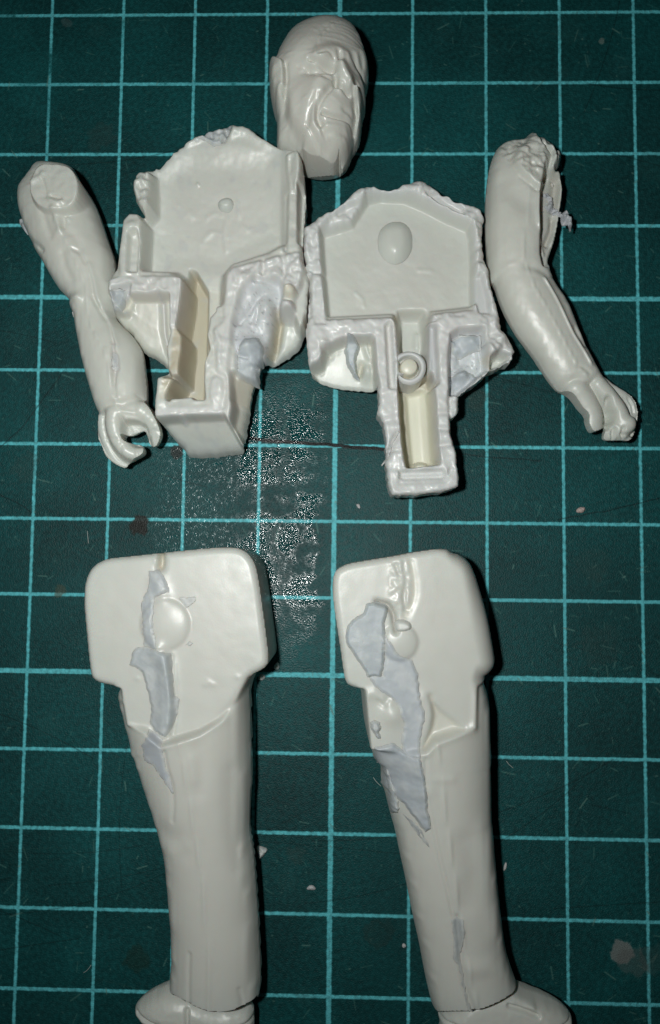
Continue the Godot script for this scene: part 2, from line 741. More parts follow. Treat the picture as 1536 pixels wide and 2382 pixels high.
	m.orm_texture = ImageTexture.create_from_image(Image.create_from_data(W, H, false, Image.FORMAT_RGB8, orm))
	m.uv1_scale = Vector3(2, 2, 1)
	m.uv1_offset = Vector3(0.5, 0.5, 0)
	m.metallic_specular = 0.38
	m.normal_enabled = true
	m.normal_scale = 1.0
	m.normal_texture = pebble(ppm)
	m.texture_filter = BaseMaterial3D.TEXTURE_FILTER_LINEAR
	var st := SurfaceTool.new()
	st.begin(Mesh.PRIMITIVE_TRIANGLES)
	var hx := 0.15
	var hz := 0.20
	var top := [Vector3(-hx, 0, -hz), Vector3(hx, 0, -hz), Vector3(hx, 0, hz), Vector3(-hx, 0, hz)]
	var quad := func(a: Vector3, b: Vector3, c: Vector3, d: Vector3, nrm: Vector3) -> void:
		for p in [a, b, c, a, c, d]:
			st.set_normal(nrm)
			st.set_tangent(Plane(1, 0, 0, 1))
			st.set_uv(Vector2((p.x + hx) / (2.0 * hx), (p.z + hz) / (2.0 * hz)))
			st.add_vertex(p)
	var dn := Vector3(0, -0.003, 0)
	quad.call(top[0], top[1], top[2], top[3], Vector3.UP)
	quad.call(top[3] + dn, top[2] + dn, top[1] + dn, top[0] + dn, Vector3.DOWN)
	quad.call(top[3], top[2], top[2] + dn, top[3] + dn, Vector3.BACK)
	quad.call(top[1], top[0], top[0] + dn, top[1] + dn, Vector3.FORWARD)
	quad.call(top[0], top[3], top[3] + dn, top[0] + dn, Vector3.LEFT)
	quad.call(top[2], top[1], top[1] + dn, top[2] + dn, Vector3.RIGHT)
	var p := MeshInstance3D.new()
	p.name = "cutting_mat"
	p.mesh = st.commit()
	p.material_override = m
	p.set_meta("label", "worn dark green cutting mat printed with a turquoise one centimetre grid, under everything")
	p.set_meta("category", "cutting mat")
	add_child(p)

# Grained rubber: a fine pebble relief over the mat, as a normal map.
func pebble(ppm: float) -> ImageTexture:
	var n := FastNoiseLite.new()
	n.seed = 31
	n.noise_type = FastNoiseLite.TYPE_SIMPLEX
	n.frequency = 0.48
	n.fractal_octaves = 2
	var im := n.get_seamless_image(1536, 2048)
	im.convert(Image.FORMAT_RGB8)
	im.bump_map_to_normal_map(0.8)
	return ImageTexture.create_from_image(im)

func scratch(im: Image, c: Vector2, t: float, length: float, tint: Color, a: float, w: float) -> void:
	var bend := sin(c.x * 12.9 + c.y * 78.2) * 0.002
	var p := c
	for k in int(length * 1.5):
		t += bend * 0.6
		p += Vector2(cos(t), sin(t)) * 0.67
		spot(im, p, w, tint, a * 0.5)

func spot(im: Image, p: Vector2, w: float, tint: Color, a: float) -> void:
	var W := im.get_width()
	var H := im.get_height()
	var r := int(ceil(w)) + 1
	for dj in range(-r, r + 1):
		for di in range(-r, r + 1):
			var i := int(p.x) + di
			var j := int(p.y) + dj
			var d := Vector2(i + 0.5, j + 0.5).distance_to(p)
			var k := clampf(w + 0.5 - d, 0.0, 1.0) * a
			if k > 0.0:
				i = posmod(i, W)
				j = posmod(j, H)
				im.set_pixel(i, j, im.get_pixel(i, j).lerp(tint, k))

func blot(im: Image, p: Vector2, r: float, tint: Color, a: float, n: FastNoiseLite, ring := 0.0) -> void:
	var W := im.get_width()
	var H := im.get_height()
	var m := int(r * 2.4) + 1
	for dj in range(-m, m + 1):
		for di in range(-m, m + 1):
			var d := Vector2(di, dj).length() / r
			d += 0.45 * n.get_noise_2d((p.x + di) * 2.5 / sqrt(r), (p.y + dj) * 2.5 / sqrt(r))
			var k := smoothstep(1.05, 0.8, d)
			if ring > 0.0:
				k *= lerpf(1.0, smoothstep(0.3, 0.9, d), ring)
			if k > 0.0:
				var i := posmod(int(p.x) + di, W)
				var j := posmod(int(p.y) + dj, H)
				im.set_pixel(i, j, im.get_pixel(i, j).lerp(tint, k * a))

func mat_marks(im: Image, ppm: float) -> void:
	var n := FastNoiseLite.new()
	n.seed = 5
	n.frequency = 0.08
	n.fractal_octaves = 3
	var o := Vector2(75, 100)
	# the long knife cuts
	for cut in [Geo.v([-11.12,-10.92, -5.68,-10.39, 0.59,-10.04, 7.13,-9.57]), Geo.v([-44.84,-9.38, -41.48,-12.71, -38.73,-16.81, -36.51,-19.93]), Geo.v([7.13,-9.57, 13.07,-9.39, 19.28,-8.76, 27.26,-8.26]), Geo.v([-44.57,-3.03, -42.22,-2.14, -40.14,-0.61]), Geo.v([29.32,-0.48, 34.90,-1.66, 42.48,-3.42])]:
		for i in cut.size() - 1:
			var a: Vector2 = (cut[i] + o) * ppm
			var b: Vector2 = (cut[i + 1] + o) * ppm
			for k in int(a.distance_to(b) * 1.4):
				var q := a.lerp(b, k / (a.distance_to(b) * 1.4))
				q.y += 2.0 * n.get_noise_2d(q.x * 0.3, 9.0)
				var main: bool = cut[0].y < -4.0 and cut[0].x > -20.0 and cut[0].x < 5.0
				spot(im, q, 2.0 if main else 0.8, Color(0.01, 0.045, 0.05), 0.8 if main else 0.22)
	var stains := [[Geo.v([-25.73,0.78, -47.45,-72.33])[0], 1.35, Color(0.10, 0.09, 0.075), 0.85, 0.0], [Geo.v([6.33,52.19, -47.45,-72.33])[0], 2.0, Color(0.22, 0.21, 0.19), 0.3, 0.5], [Geo.v([36.77,53.78, -47.45,-72.33])[0], 1.5, Color(0.50, 0.50, 0.49), 0.8, 0.0], [Geo.v([38.36,54.99, -47.45,-72.33])[0], 2.0, Color(0.36, 0.38, 0.37), 0.5, 0.0], [Geo.v([40.61,54.52, -47.45,-72.33])[0], 1.8, Color(0.3, 0.33, 0.32), 0.35, 0.0], [Geo.v([-21.00,-9.00, -47.45,-72.33])[0], 1.0, Color(0.14, 0.12, 0.11), 0.7, 0.0], [Geo.v([-24.40,56.23, -47.45,-72.33])[0], 1.8, Color(0.14, 0.14, 0.09), 0.3, 0.0], [Geo.v([-36.03,9.57, -47.45,-72.33])[0], 0.9, Color(0.34, 0.30, 0.24), 0.5, 0.0], [Geo.v([-3.02,-47.20, -47.45,-72.33])[0], 0.5, Color(0.5, 0.5, 0.47), 0.5, 0.0], [Geo.v([-4.33,42.78, -47.45,-72.33])[0], 1.2, Color(0.22, 0.26, 0.25), 0.35, 0.0], [Geo.v([35.70,-65.92, -47.45,-72.33])[0], 0.5, Color(0.5, 0.5, 0.47), 0.6, 0.0], [Geo.v([-29.43,-36.07, -47.45,-72.33])[0], 2.4, Color(0.2, 0.26, 0.25), 0.25, 0.0], [Geo.v([-41.25,-6.92, -47.45,-72.33])[0], 2.0, Color(0.2, 0.27, 0.26), 0.3, 0.0], [Geo.v([18.73,-16.32, -47.45,-72.33])[0], 1.6, Color(0.2, 0.24, 0.22), 0.4, 0.0], [Geo.v([-32.61,-52.40, -47.45,-72.33])[0], 2.0, Color(0.22, 0.25, 0.24), 0.3, 0.0], [Geo.v([-37.96,-69.00, -47.45,-72.33])[0], 0.8, Color(0.3, 0.33, 0.33), 0.5, 0.0], [Geo.v([34.41,15.57, -47.45,-72.33])[0], 3.0, Color(0.18, 0.26, 0.25), 0.3, 0.0], [Geo.v([33.71,5.07, -47.45,-72.33])[0], 2.2, Color(0.18, 0.26, 0.25), 0.3, 0.0]]
	for t in stains:
		blot(im, (t[0] + o) * ppm, t[1] * ppm, t[2], t[3], n, t[4])

# ---------------------------------------------------------------- torso halves

func back_torso() -> void:
	var outline := Geo.v([-25.12,-43.10, -24.31,-43.67, -22.68,-44.32, -21.25,-45.64, -19.82,-46.86, -18.02,-47.99, -17.29,-48.18, -16.21,-48.84, -14.76,-49.21, -13.49,-49.83, -12.75,-49.53, -11.65,-49.39, -10.55,-48.82, -9.44,-47.88, -8.15,-47.12, -7.05,-46.55, -5.78,-46.31, -4.87,-46.08, -4.49,-44.96, -4.09,-42.90, -3.92,-39.54, -4.06,-36.58, -4.26,-33.99, -4.00,-32.15, -3.37,-29.76, -3.48,-28.12, -3.52,-27.32, -3.70,-23.68, -4.00,-23.51, -4.72,-22.05, -5.99,-20.92, -7.64,-20.07, -9.29,-19.55, -9.90,-17.91, -10.53,-15.79, -10.88,-13.86, -11.22,-11.76, -11.55,-9.27, -12.11,-8.70, -15.13,-8.35, -17.98,-8.15, -19.31,-8.26, -19.91,-9.21, -20.89,-10.34, -21.88,-11.87, -21.69,-11.78, -22.72,-12.78, -22.19,-13.46, -21.98,-15.44, -21.76,-17.07, -20.35,-18.34, -22.92,-20.46, -24.83,-21.40, -25.98,-23.08, -26.02,-23.37, -27.34,-24.47, -28.30,-25.95, -28.22,-27.24, -28.58,-28.16, -28.60,-28.78, -27.92,-30.25, -27.39,-30.99, -27.25,-32.29, -26.96,-34.70, -26.67,-36.93, -25.97,-37.96, -24.88,-38.05, -24.14,-37.90, -24.62,-38.70, -25.19,-39.54, -25.41,-40.67, -25.71,-41.42, -25.53,-41.79, -25.28,-42.35])
	var o := mid(outline)
	var f := Field.new(Geo.ragged(outline, 0.16, 0.3, 3), 0.15, 8.0, WHITE)
	# outside of the shell: the hips and the shield-shaped crotch piece slope away below the rims
	f.fill(Geo.v([-28.74,-27.61, -24.41,-28.18, -20.43,-28.19, -20.17,-18.16, -24.12,-18.14, -28.61,-23.58]), 5.2, 0.8, 0, Color(TAN.r, TAN.g, TAN.b, 0.25), -0.05, -0.30)
	f.fill(Geo.v([-8.61,-25.28, -3.19,-25.30, -3.13,-21.08, -8.49,-18.50, -9.40,-18.86]), 4.2, 0.7, 0, Color(0, 0, 0, 0), -0.12, -0.22)
	f.fill(Geo.v([-23.38,-13.26, -13.23,-13.33, -13.21,-12.31, -10.72,-7.35, -19.90,-7.27, -23.36,-12.42]), 4.4, 0.5, 0, Color(0, 0, 0, 0), 0.05, -1.15)
	f.fill(Geo.v([-13.41,-17.89, -8.71,-17.91, -10.10,-13.44, -10.74,-8.17, -13.20,-12.03]), 4.4, 0.6, 0, Color(TAN.r, TAN.g, TAN.b, 0.3), -1.05, -0.2)
	f.round_edge(1.0, 1.2)
	f.rough(0.06, 0.5)
	# the hollow of the chest
	f.fill(Geo.v([-23.93,-43.04, -23.13,-44.98, -20.16,-47.12, -17.15,-47.99, -14.51,-48.18, -10.74,-47.98, -8.28,-47.10, -6.57,-46.32, -6.42,-42.26, -6.42,-34.39, -8.60,-33.25, -13.05,-31.90, -14.05,-30.76, -14.29,-28.86, -14.43,-26.61, -16.29,-26.60, -17.84,-29.04, -20.50,-30.93, -24.81,-31.02, -24.94,-35.32, -24.11,-39.36]), 5.6, 1.7, 0, Color(0, 0, 0, 0), 0.03, -0.17)
	f.fill(Geo.v([-22.77,-43.19, -18.44,-45.54, -7.97,-45.53, -7.06,-35.80, -12.48,-33.28, -14.35,-32.12, -21.91,-32.30, -23.52,-35.78]), -0.5, 3.0, 3)
	f.rough(0.10, 0.15, Geo.v([-23.74,-43.58, -18.49,-47.50, -8.00,-47.10, -6.86,-35.22, -14.35,-32.32, -23.43,-32.30]), 1.0)
	f.rough(0.03, 1.2, Geo.v([-23.74,-43.58, -18.49,-47.50, -8.00,-47.10, -6.86,-35.22, -14.35,-32.32, -23.43,-32.30]), 1.0, 9.0)
	for q in Geo.v([-20.12,-40.06, -19.14,-39.18, -18.55,-38.70, -17.52,-35.39]):
		f.dome(q, 0.9, 0.6, 0.4, 0.07, true)
	f.groove(Geo.v([-14.95,-39.68, -14.07,-38.31, -14.42,-36.75, -14.18,-34.42]), 0.25, 0.10)
	f.groove(Geo.v([-16.64,-38.50, -15.51,-39.09, -14.74,-38.70]), 0.3, 0.10)
	f.groove(Geo.v([-16.97,-35.97, -16.03,-36.75, -14.89,-36.56]), 0.3, 0.10)
	f.groove(Geo.v([-12.68,-40.26, -12.55,-38.70]), 0.3, 0.08)
	f.groove(Geo.v([-11.86,-37.34, -11.47,-36.95]), 0.3, 0.08)
	f.groove(Geo.v([-23.44,-44.48, -22.13,-45.46, -20.82,-46.33]), 0.35, 0.4)
	f.groove(Geo.v([-19.19,-47.49, -17.70,-47.78]), 0.4, 0.3)
	f.dome(Geo.v([-17.78,-42.52, -32.26,-53.74])[0], 0.22, 0.22, 0.0, 0.3)
	f.groove(Geo.v([-16.88,-49.11, -16.30,-48.15, -14.99,-47.66, -14.16,-48.05, -13.63,-49.29]), 0.35, -0.7)
	f.fill(Geo.v([-17.21,-48.30, -16.13,-49.05, -14.12,-49.52, -13.48,-50.00, -13.36,-48.67, -14.25,-47.34, -15.36,-47.34, -16.47,-47.73]), 7.0, 0.5, 0, Color(GREY.r, GREY.g, GREY.b, 0.85))
	f.rough(0.5, 1.1, Geo.v([-17.21,-48.30, -16.13,-49.05, -14.12,-49.52, -13.48,-50.00, -13.36,-48.67, -14.25,-47.34, -15.36,-47.34, -16.47,-47.73]), 0.5, 4.0)
	# trench between the hips, down to thin tan resin
	f.fill(Geo.v([-16.37,-29.55, -14.83,-29.17, -14.95,-25.49, -15.69,-24.72, -15.93,-22.60, -15.51,-20.68, -16.22,-18.57, -16.27,-16.67, -16.03,-14.57, -17.16,-14.57, -17.41,-25.29]), 4.0, 0.6, 0, Color(CREAM.r, CREAM.g, CREAM.b, 0.35))
	f.fill(Geo.v([-18.73,-31.89, -18.15,-31.69, -16.65,-29.24, -16.62,-25.63, -16.69,-22.51, -16.53,-19.80, -16.87,-17.86, -16.90,-14.97, -20.81,-14.60, -21.14,-16.49, -20.14,-18.62, -20.03,-21.72, -19.53,-25.03]), 1.6, 0.45, 0, Color(TAN.r, TAN.g, TAN.b, 0.95))
	f.groove(Geo.v([-16.01,-22.22, -15.75,-20.68, -16.13,-19.15]), 0.5, 0.9, Color(CREAM.r, CREAM.g, CREAM.b, 0.8))
	f.fill(Geo.v([-21.42,-15.94, -20.48,-15.95, -20.25,-14.34, -21.38,-14.33]), 3.4, 0.5, 0, Color(CREAM.r, CREAM.g, CREAM.b, 0.7))
	# left rim and hip walls
	f.fill(Geo.v([-25.23,-42.64, -24.15,-43.01, -23.15,-43.01, -23.03,-40.77, -23.11,-38.54, -23.90,-37.65, -24.85,-38.91, -25.32,-40.77]), 8.6, 0.7)
	f.rough(0.6, 0.8, Geo.v([-25.23,-42.64, -24.15,-43.01, -23.15,-43.01, -23.03,-40.77, -23.11,-38.54, -23.90,-37.65, -24.85,-38.91, -25.32,-40.77]), 0.6, 2.0)
	f.fill(Geo.v([-26.50,-36.69, -25.71,-37.61, -24.54,-37.61, -23.87,-36.69, -23.99,-34.47, -24.10,-31.89, -24.22,-29.73, -26.65,-29.72, -26.90,-31.89]), 8.5, 0.55)
	f.fill(Geo.v([-25.64,-35.07, -24.74,-35.45, -24.37,-34.14, -24.53,-30.20, -25.77,-30.20]), 7.7, 0.25)
	f.dome(Geo.v([-25.30,-35.95, -30.40,-50.54])[0], 0.8, 0.8, 0.0, 0.5, true)
	f.fill(Geo.v([-28.11,-29.20, -26.32,-29.63, -18.93,-29.65, -18.70,-29.13, -18.80,-27.12, -19.39,-23.12, -20.56,-23.11, -20.58,-27.48, -26.07,-27.28, -27.85,-26.55]), 8.4, 0.4, 0, Color(CHALK.r, CHALK.g, CHALK.b, 0.7))
	f.rough(0.3, 0.7, Geo.v([-28.29,-29.29, -20.73,-29.50, -20.67,-27.30, -25.71,-27.28, -25.30,-25.64, -27.25,-24.72, -28.21,-26.55]), 0.4, 3.0)
	f.fill(Geo.v([-27.67,-28.17, -25.33,-28.72, -25.63,-26.70, -26.32,-25.42, -27.77,-25.59]), 7.2, 0.5, 0, Color(GREY.r, GREY.g, GREY.b, 0.6))
	f.fill(Geo.v([-26.65,-25.95, -25.78,-27.44, -25.41,-27.44, -25.74,-26.14, -26.64,-25.58]), 6.4, 0.3, 0, Color(CREAM.r, CREAM.g, CREAM.b, 0.8))
	f.groove(Geo.v([-19.64,-29.13, -19.68,-27.12, -19.85,-23.48]), 0.35, -0.25)
	f.fill(Geo.v([-20.31,-23.43, -19.22,-23.25, -18.63,-22.34, -18.62,-20.71, -18.83,-19.07, -18.89,-17.08, -20.14,-17.08, -20.71,-18.16, -20.96,-20.70]), 8.0, 0.45)
	f.groove(Geo.v([-21.85,-27.64, -21.84,-23.57, -21.42,-21.54, -21.00,-19.53]), 0.3, -0.6, Color(GREY.r, GREY.g, GREY.b, 0.5))
	f.fill(Geo.v([-21.76,-16.99, -20.43,-17.27, -19.35,-16.91, -20.37,-14.84, -20.40,-12.69, -22.00,-12.50, -21.93,-14.83]), 8.3, 0.5)
	f.fill(Geo.v([-22.10,-12.95, -20.33,-13.41, -13.93,-13.54, -13.57,-13.01, -13.64,-12.38, -17.81,-12.26, -21.98,-11.96]), 8.2, 0.45, 0, Color(CHALK.r, CHALK.g, CHALK.b, 0.8))
	f.dome(Geo.v([-18.69,-12.08, -29.83,-30.80])[0], 0.45, 0.4, 0.0, 0.6, false, Color(CHALK.r, CHALK.g, CHALK.b, 1))
	# right wall of the trench
	f.fill(Geo.v([-13.45,-29.33, -12.48,-30.25, -11.59,-30.43, -11.89,-27.51, -12.01,-24.78, -12.83,-21.34, -12.52,-19.18, -12.65,-16.66, -12.32,-13.44, -12.72,-11.30, -13.54,-12.54, -14.80,-13.42, -15.19,-15.21, -15.05,-16.82, -14.35,-17.37, -14.39,-19.17, -14.88,-21.33, -14.75,-23.14, -13.78,-23.87]), 8.3, 0.45, 0, Color(CHALK.r, CHALK.g, CHALK.b, 0.6))
	f.groove(Geo.v([-12.64,-20.62, -12.77,-18.09, -12.46,-16.30]), 0.3, -0.5)
	f.groove(Geo.v([-14.17,-17.37, -13.46,-17.01, -13.33,-15.40, -13.56,-13.43]), 0.35, -0.35)
	f.groove(Geo.v([-14.65,-22.78, -14.08,-21.33, -14.21,-19.17]), 0.3, 0.25)
	# right hip: rough rim, grey flash running down the pocket
	f.fill(Geo.v([-13.44,-29.72, -12.65,-30.71, -9.45,-31.56, -6.42,-32.38, -4.46,-32.75, -4.03,-30.47, -4.39,-28.28, -6.35,-27.73, -8.86,-28.82, -11.00,-28.63, -12.41,-27.53, -13.39,-27.35]), 8.5, 0.45, 0, Color(CHALK.r, CHALK.g, CHALK.b, 0.9))
	f.rough(0.6, 0.55, Geo.v([-12.64,-30.27, -9.44,-31.37, -6.42,-32.20, -4.46,-32.57, -4.03,-30.47, -4.39,-28.28, -6.35,-27.73, -8.86,-28.82, -11.00,-28.63, -12.41,-27.53]), 0.6, 8.0)
	f.groove(Geo.v([-8.90,-31.51, -9.05,-30.24, -8.77,-29.14]), 0.28, -0.7)
	f.groove(Geo.v([-6.58,-32.07, -6.38,-30.42, -6.53,-28.78]), 0.3, -0.5)
	f.fill(Geo.v([-11.98,-26.93, -11.28,-28.61, -9.84,-29.54, -6.91,-29.37, -6.52,-27.88, -6.95,-26.02, -7.64,-23.61, -7.78,-21.21, -9.19,-18.81, -9.46,-16.79, -10.15,-16.70, -11.97,-17.23, -12.31,-20.45, -12.70,-21.92, -12.65,-23.77]), 6.6, 0.7, 0, Color(GREY.r * 1.25, GREY.g * 1.25, GREY.b * 1.25, 0.95), -0.25, -0.05)
	f.fill(Geo.v([-12.60,-17.26, -11.87,-17.45, -10.22,-16.91, -9.49,-16.91, -9.83,-15.44, -10.34,-13.60, -12.54,-14.32]), 5.2, 0.5, 0, Color(0.42, 0.40, 0.33, 0.8), -0.7, -0.2)
	f.dome(Geo.v([-10.59,-21.01, -30.49,-31.55])[0], 1.7, 1.5, 0.2, 1.6, true, Color(GREY.r * 1.3, GREY.g * 1.3, GREY.b * 1.35, 0.9))
	f.dome(Geo.v([-8.50,-26.01, -30.49,-31.55])[0], 1.3, 1.9, 0.2, 1.4, true)
	f.dome(Geo.v([-9.64,-28.80, -30.49,-31.55])[0], 2.0, 1.0, 0.0, 1.2, true)
	f.dome(Geo.v([-10.18,-18.25, -30.49,-31.55])[0], 1.4, 1.0, 0.0, 1.1, true)
	f.groove(Geo.v([-11.93,-24.15, -10.86,-25.45, -9.97,-26.94, -9.26,-27.87]), 0.3, -0.6)
	f.groove(Geo.v([-9.93,-24.34, -9.59,-26.01]), 0.25, -0.6)
	f.groove(Geo.v([-11.85,-19.99, -10.75,-19.72]), 0.2, -0.6)
	f.rough(0.3, 0.5, Geo.v([-11.98,-26.93, -9.84,-29.54, -6.52,-27.88, -7.78,-21.21, -9.46,-16.79, -11.97,-17.23, -12.74,-23.77]), 0.6, 12.0)
	f.mottle(Color(0.2, 0.2, 0.22), 1.3, 0.35, 0.6, 0.6, Geo.v([-11.98,-26.93, -9.84,-29.54, -6.52,-27.88, -7.78,-21.21, -9.46,-16.79, -11.97,-17.23, -12.74,-23.77]), 0.6, 5.0)
	f.groove(Geo.v([-7.08,-25.61, -7.30,-24.10, -7.67,-22.03, -8.11,-20.72]), 0.55, -1.6, Color(TAN.r, TAN.g, TAN.b, 0.9))
	f.dome(Geo.v([-5.58,-27.68, -29.94,-30.93])[0], 0.85, 0.7, 0.2, 1.6, false, Color(CREAM.r, CREAM.g, CREAM.b, 0.9))
	f.dome(Geo.v([-5.91,-25.67, -29.94,-30.93])[0], 1.1, 1.0, 0.5, 1.7, false, Color(CHALK.r, CHALK.g, CHALK.b, 1))
	f.fill(Geo.v([-5.04,-27.04, -3.91,-29.33, -3.40,-29.15, -3.47,-26.23, -3.83,-24.04, -4.53,-23.31, -5.09,-24.95]), 7.3, 0.5)
	# right rim: two strips along the side
	f.fill(Geo.v([-6.29,-45.07, -4.82,-45.63, -4.29,-44.23, -4.55,-42.01, -4.74,-40.34, -5.78,-40.19, -6.18,-42.94]), 8.7, 0.35)
	f.groove(Geo.v([-5.79,-44.24, -5.85,-42.56, -5.46,-40.71]), 0.35, -0.5)
	f.groove(Geo.v([-4.90,-44.79, -4.78,-42.93, -4.97,-41.08]), 0.3, 0.35)
	f.fill(Geo.v([-6.10,-40.41, -4.73,-40.40, -4.62,-36.48, -4.62,-32.80, -6.24,-32.79, -6.15,-36.48]), 8.0, 0.35)
	f.groove(Geo.v([-6.19,-40.29, -6.21,-36.57, -6.26,-33.06]), 0.18, -0.6)
	f.fill(Geo.v([-4.71,-41.34, -3.82,-41.34, -4.13,-37.17, -4.31,-34.14, -4.64,-34.14]), 5.5, 0.5)
	f.rough_above(7.4, 0.22, 0.34, 3.0)
	f.rough_above(7.4, 0.05, 1.5, 8.0)
	f.round_edge(0.35, 0.35)
	f.mottle(GREY, 0.28, 0.25, 0.6, 0.35)
	f.blur(1)
	f.bowl(3.6, 7.0)
	var t := base("torso_half", "hollow cream torso half with a plain tan trench and a grey pasty hip", "figure torso", o, "torso halves")
	part("torso_shell", f.mesh(o, 4), glossy, t)
	var pegf := Field.new(Geo.smooth_poly(Geo.v([-15.47,-40.08, -15.21,-40.75, -14.65,-41.07, -14.00,-41.23, -13.34,-41.00, -12.96,-40.55, -12.95,-39.88, -13.22,-39.31, -13.77,-38.96, -14.42,-38.93, -15.08,-39.21]), 2), 0.08, 3.2, WHITE)
	for k in pegf.T.size():
		pegf.T[k] = 5.0 + 1.3 * (1.0 - pow(clampf(1.0 - pegf.D[k] / 1.0, 0.0, 1.0), 2.4))
		pegf.B[k] = 3.6
	part("locating_peg", pegf.mesh(o, 2), glossy, t)
	part("resin_flash", flake(f, Geo.v([-17.65,-47.80, -16.57,-48.74, -14.94,-49.21, -14.20,-49.02, -14.00,-47.98, -14.71,-46.95, -15.61,-46.76, -16.45,-47.33]), 0.15, GREY, o, 0.25, 0.2), milky, t, "grey ragged flash at the neck edge")
	part("resin_flash", flake(f, Geo.v([-28.43,-27.25, -27.45,-28.27, -25.89,-28.19, -26.22,-26.88, -26.64,-25.58, -27.74,-25.58, -28.49,-26.32]), 0.2, GREY, o, 0.3, 0.3), milky, t, "grey torn flash on the left hip corner")
	part("resin_flash", flake(f, Geo.v([-11.79,-21.04, -11.09,-22.14, -9.46,-22.34, -8.90,-21.05, -9.05,-19.22, -9.47,-17.76, -9.54,-16.67, -11.17,-17.02, -11.91,-17.75, -12.03,-19.57]), 0.2, Color(0.5, 0.525, 0.545), o, 0.2, 0.15), milky, t, "grey blue flash at the foot of the right hip")

func front_torso() -> void:
	var outline := Geo.v([-4.01,-36.20, -2.74,-37.14, -1.47,-37.99, -0.19,-38.46, 0.54,-39.22, 1.26,-39.88, 2.35,-40.92, 3.27,-41.34, 4.55,-41.45, 5.47,-41.11, 6.39,-41.02, 7.49,-41.21, 8.40,-41.68, 9.68,-42.10, 10.96,-41.96, 12.06,-41.20, 13.34,-40.35, 14.79,-39.50, 16.43,-39.03, 17.71,-38.47, 18.25,-37.53, 18.16,-36.78, 17.97,-35.09, 18.15,-33.04, 18.51,-31.73, 18.95,-29.50, 19.40,-27.47, 19.84,-25.81, 20.37,-23.60, 21.09,-22.59, 21.62,-21.77, 21.97,-20.72, 21.43,-19.25, 20.98,-19.34, 19.88,-18.68, 18.96,-18.30, 17.86,-17.18, 16.76,-16.42, 15.66,-15.67, 15.11,-15.11, 15.16,-13.21, 14.80,-12.66, 14.09,-12.29, 14.27,-10.12, 14.72,-8.68, 14.90,-6.71, 15.16,-5.09, 15.07,-4.02, 13.74,-3.38, 11.97,-3.18, 9.84,-2.89, 8.06,-2.79, 6.99,-2.87, 6.62,-4.12, 6.34,-6.45, 6.32,-9.16, 6.04,-11.69, 5.22,-12.95, 5.48,-14.41, 5.37,-16.45, 3.96,-16.44, 2.07,-16.62, 0.37,-16.80, -1.72,-17.36, -2.95,-17.99, -3.23,-19.12, -3.44,-20.96, -3.64,-22.62, -3.40,-24.66, -3.40,-24.98, -3.35,-27.95, -3.47,-29.82, -3.72,-30.75, -3.73,-31.69, -3.97,-32.81, -4.08,-34.69])
	var o := mid(outline)
	var f := Field.new(Geo.ragged(outline, 0.18, 0.3, 9), 0.15, 8.2, CHALK)
	f.round_edge(1.0, 0.9)
	f.rough(0.45, 0.5)
	f.rough(0.14, 1.5, PackedVector2Array(), 0.5, 30.0)
	# terraces along the shoulders
	f.fill(Geo.v([-1.83,-36.11, -0.74,-37.44, 1.09,-38.96, 3.11,-39.53, 2.94,-38.39, 1.48,-36.49, 0.57,-35.54, -1.45,-34.78]), 7.1, 0.35)
	f.rough(0.5, 0.6, Geo.v([-1.83,-36.11, -0.74,-37.44, 1.09,-38.96, 3.11,-39.53, 2.94,-38.39, 1.48,-36.49, 0.57,-35.54, -1.45,-34.78]), 0.5, 5.0)
	f.fill(Geo.v([11.03,-40.29, 12.68,-40.48, 14.15,-39.34, 15.62,-38.58, 15.80,-37.64, 14.52,-38.20, 12.69,-39.06]), 7.3, 0.25)
	f.groove(Geo.v([4.56,-40.73, 5.30,-39.41, 6.76,-39.22, 7.85,-40.54]), 0.6, -0.6)
	f.dome(Geo.v([9.68,-40.92, -5.03,-43.02])[0], 1.4, 0.8, 0.3, 0.6, true)
	f.dome(Geo.v([3.46,-40.55, -5.03,-43.02])[0], 1.2, 0.7, -0.4, 0.5, true)
	f.fill(Geo.v([17.06,-30.07, 17.97,-30.26, 18.69,-27.10, 18.86,-25.24, 17.59,-25.23, 16.96,-27.28]), 7.2, 0.3, 0, Color(GREY.r, GREY.g, GREY.b, 0.35))
	f.groove(Geo.v([16.43,-30.98, 16.97,-31.73, 18.06,-31.92]), 0.35, -0.7)
	f.dome(Geo.v([17.33,-31.36, -5.03,-43.02])[0], 0.7, 0.6, 0.0, 0.5, true)
	f.groove(Geo.v([16.88,-32.48, 17.24,-33.97, 17.70,-35.09]), 0.4, -0.5)
	# the hollow of the chest, crisp at the sides, sloping in from the shoulders
	f.fill(Geo.v([-1.96,-35.33, 1.30,-36.30, 2.41,-37.74, 3.33,-39.67, 5.01,-40.06, 8.38,-39.96, 11.38,-38.81, 13.99,-37.56, 16.22,-36.41, 16.68,-34.88, 16.87,-30.68, 16.81,-25.75, 11.79,-25.13, 11.61,-23.09, 8.10,-23.08, 6.98,-24.77, -1.08,-24.40, -1.51,-28.73, -1.84,-32.55]), 7.0, 0.5, 0, Color(WHITE.r, WHITE.g, WHITE.b, 1.0))
	f.fill(Geo.v([-1.91,-35.95, 1.87,-37.10, 3.76,-40.14, 5.48,-40.59, 8.54,-40.39, 11.03,-39.31, 13.89,-37.74, 16.56,-36.57, 16.90,-35.00, 17.03,-31.49, 16.97,-26.55, 11.93,-25.95, 11.65,-24.88, 11.28,-21.80, 8.07,-21.79, 7.29,-25.64, -0.96,-25.22, -1.39,-29.49, -1.72,-33.40]), 5.6, 0.6, 0, Color(WHITE.r, WHITE.g, WHITE.b, 1.0), 0.02, -0.02)
	f.rough(0.10, 0.25, Geo.v([-1.37,-35.76, 3.95,-39.70, 10.46,-39.31, 16.37,-36.37, 16.74,-26.84, 11.64,-26.24, -0.68,-25.80]), 1.0, 3.0)
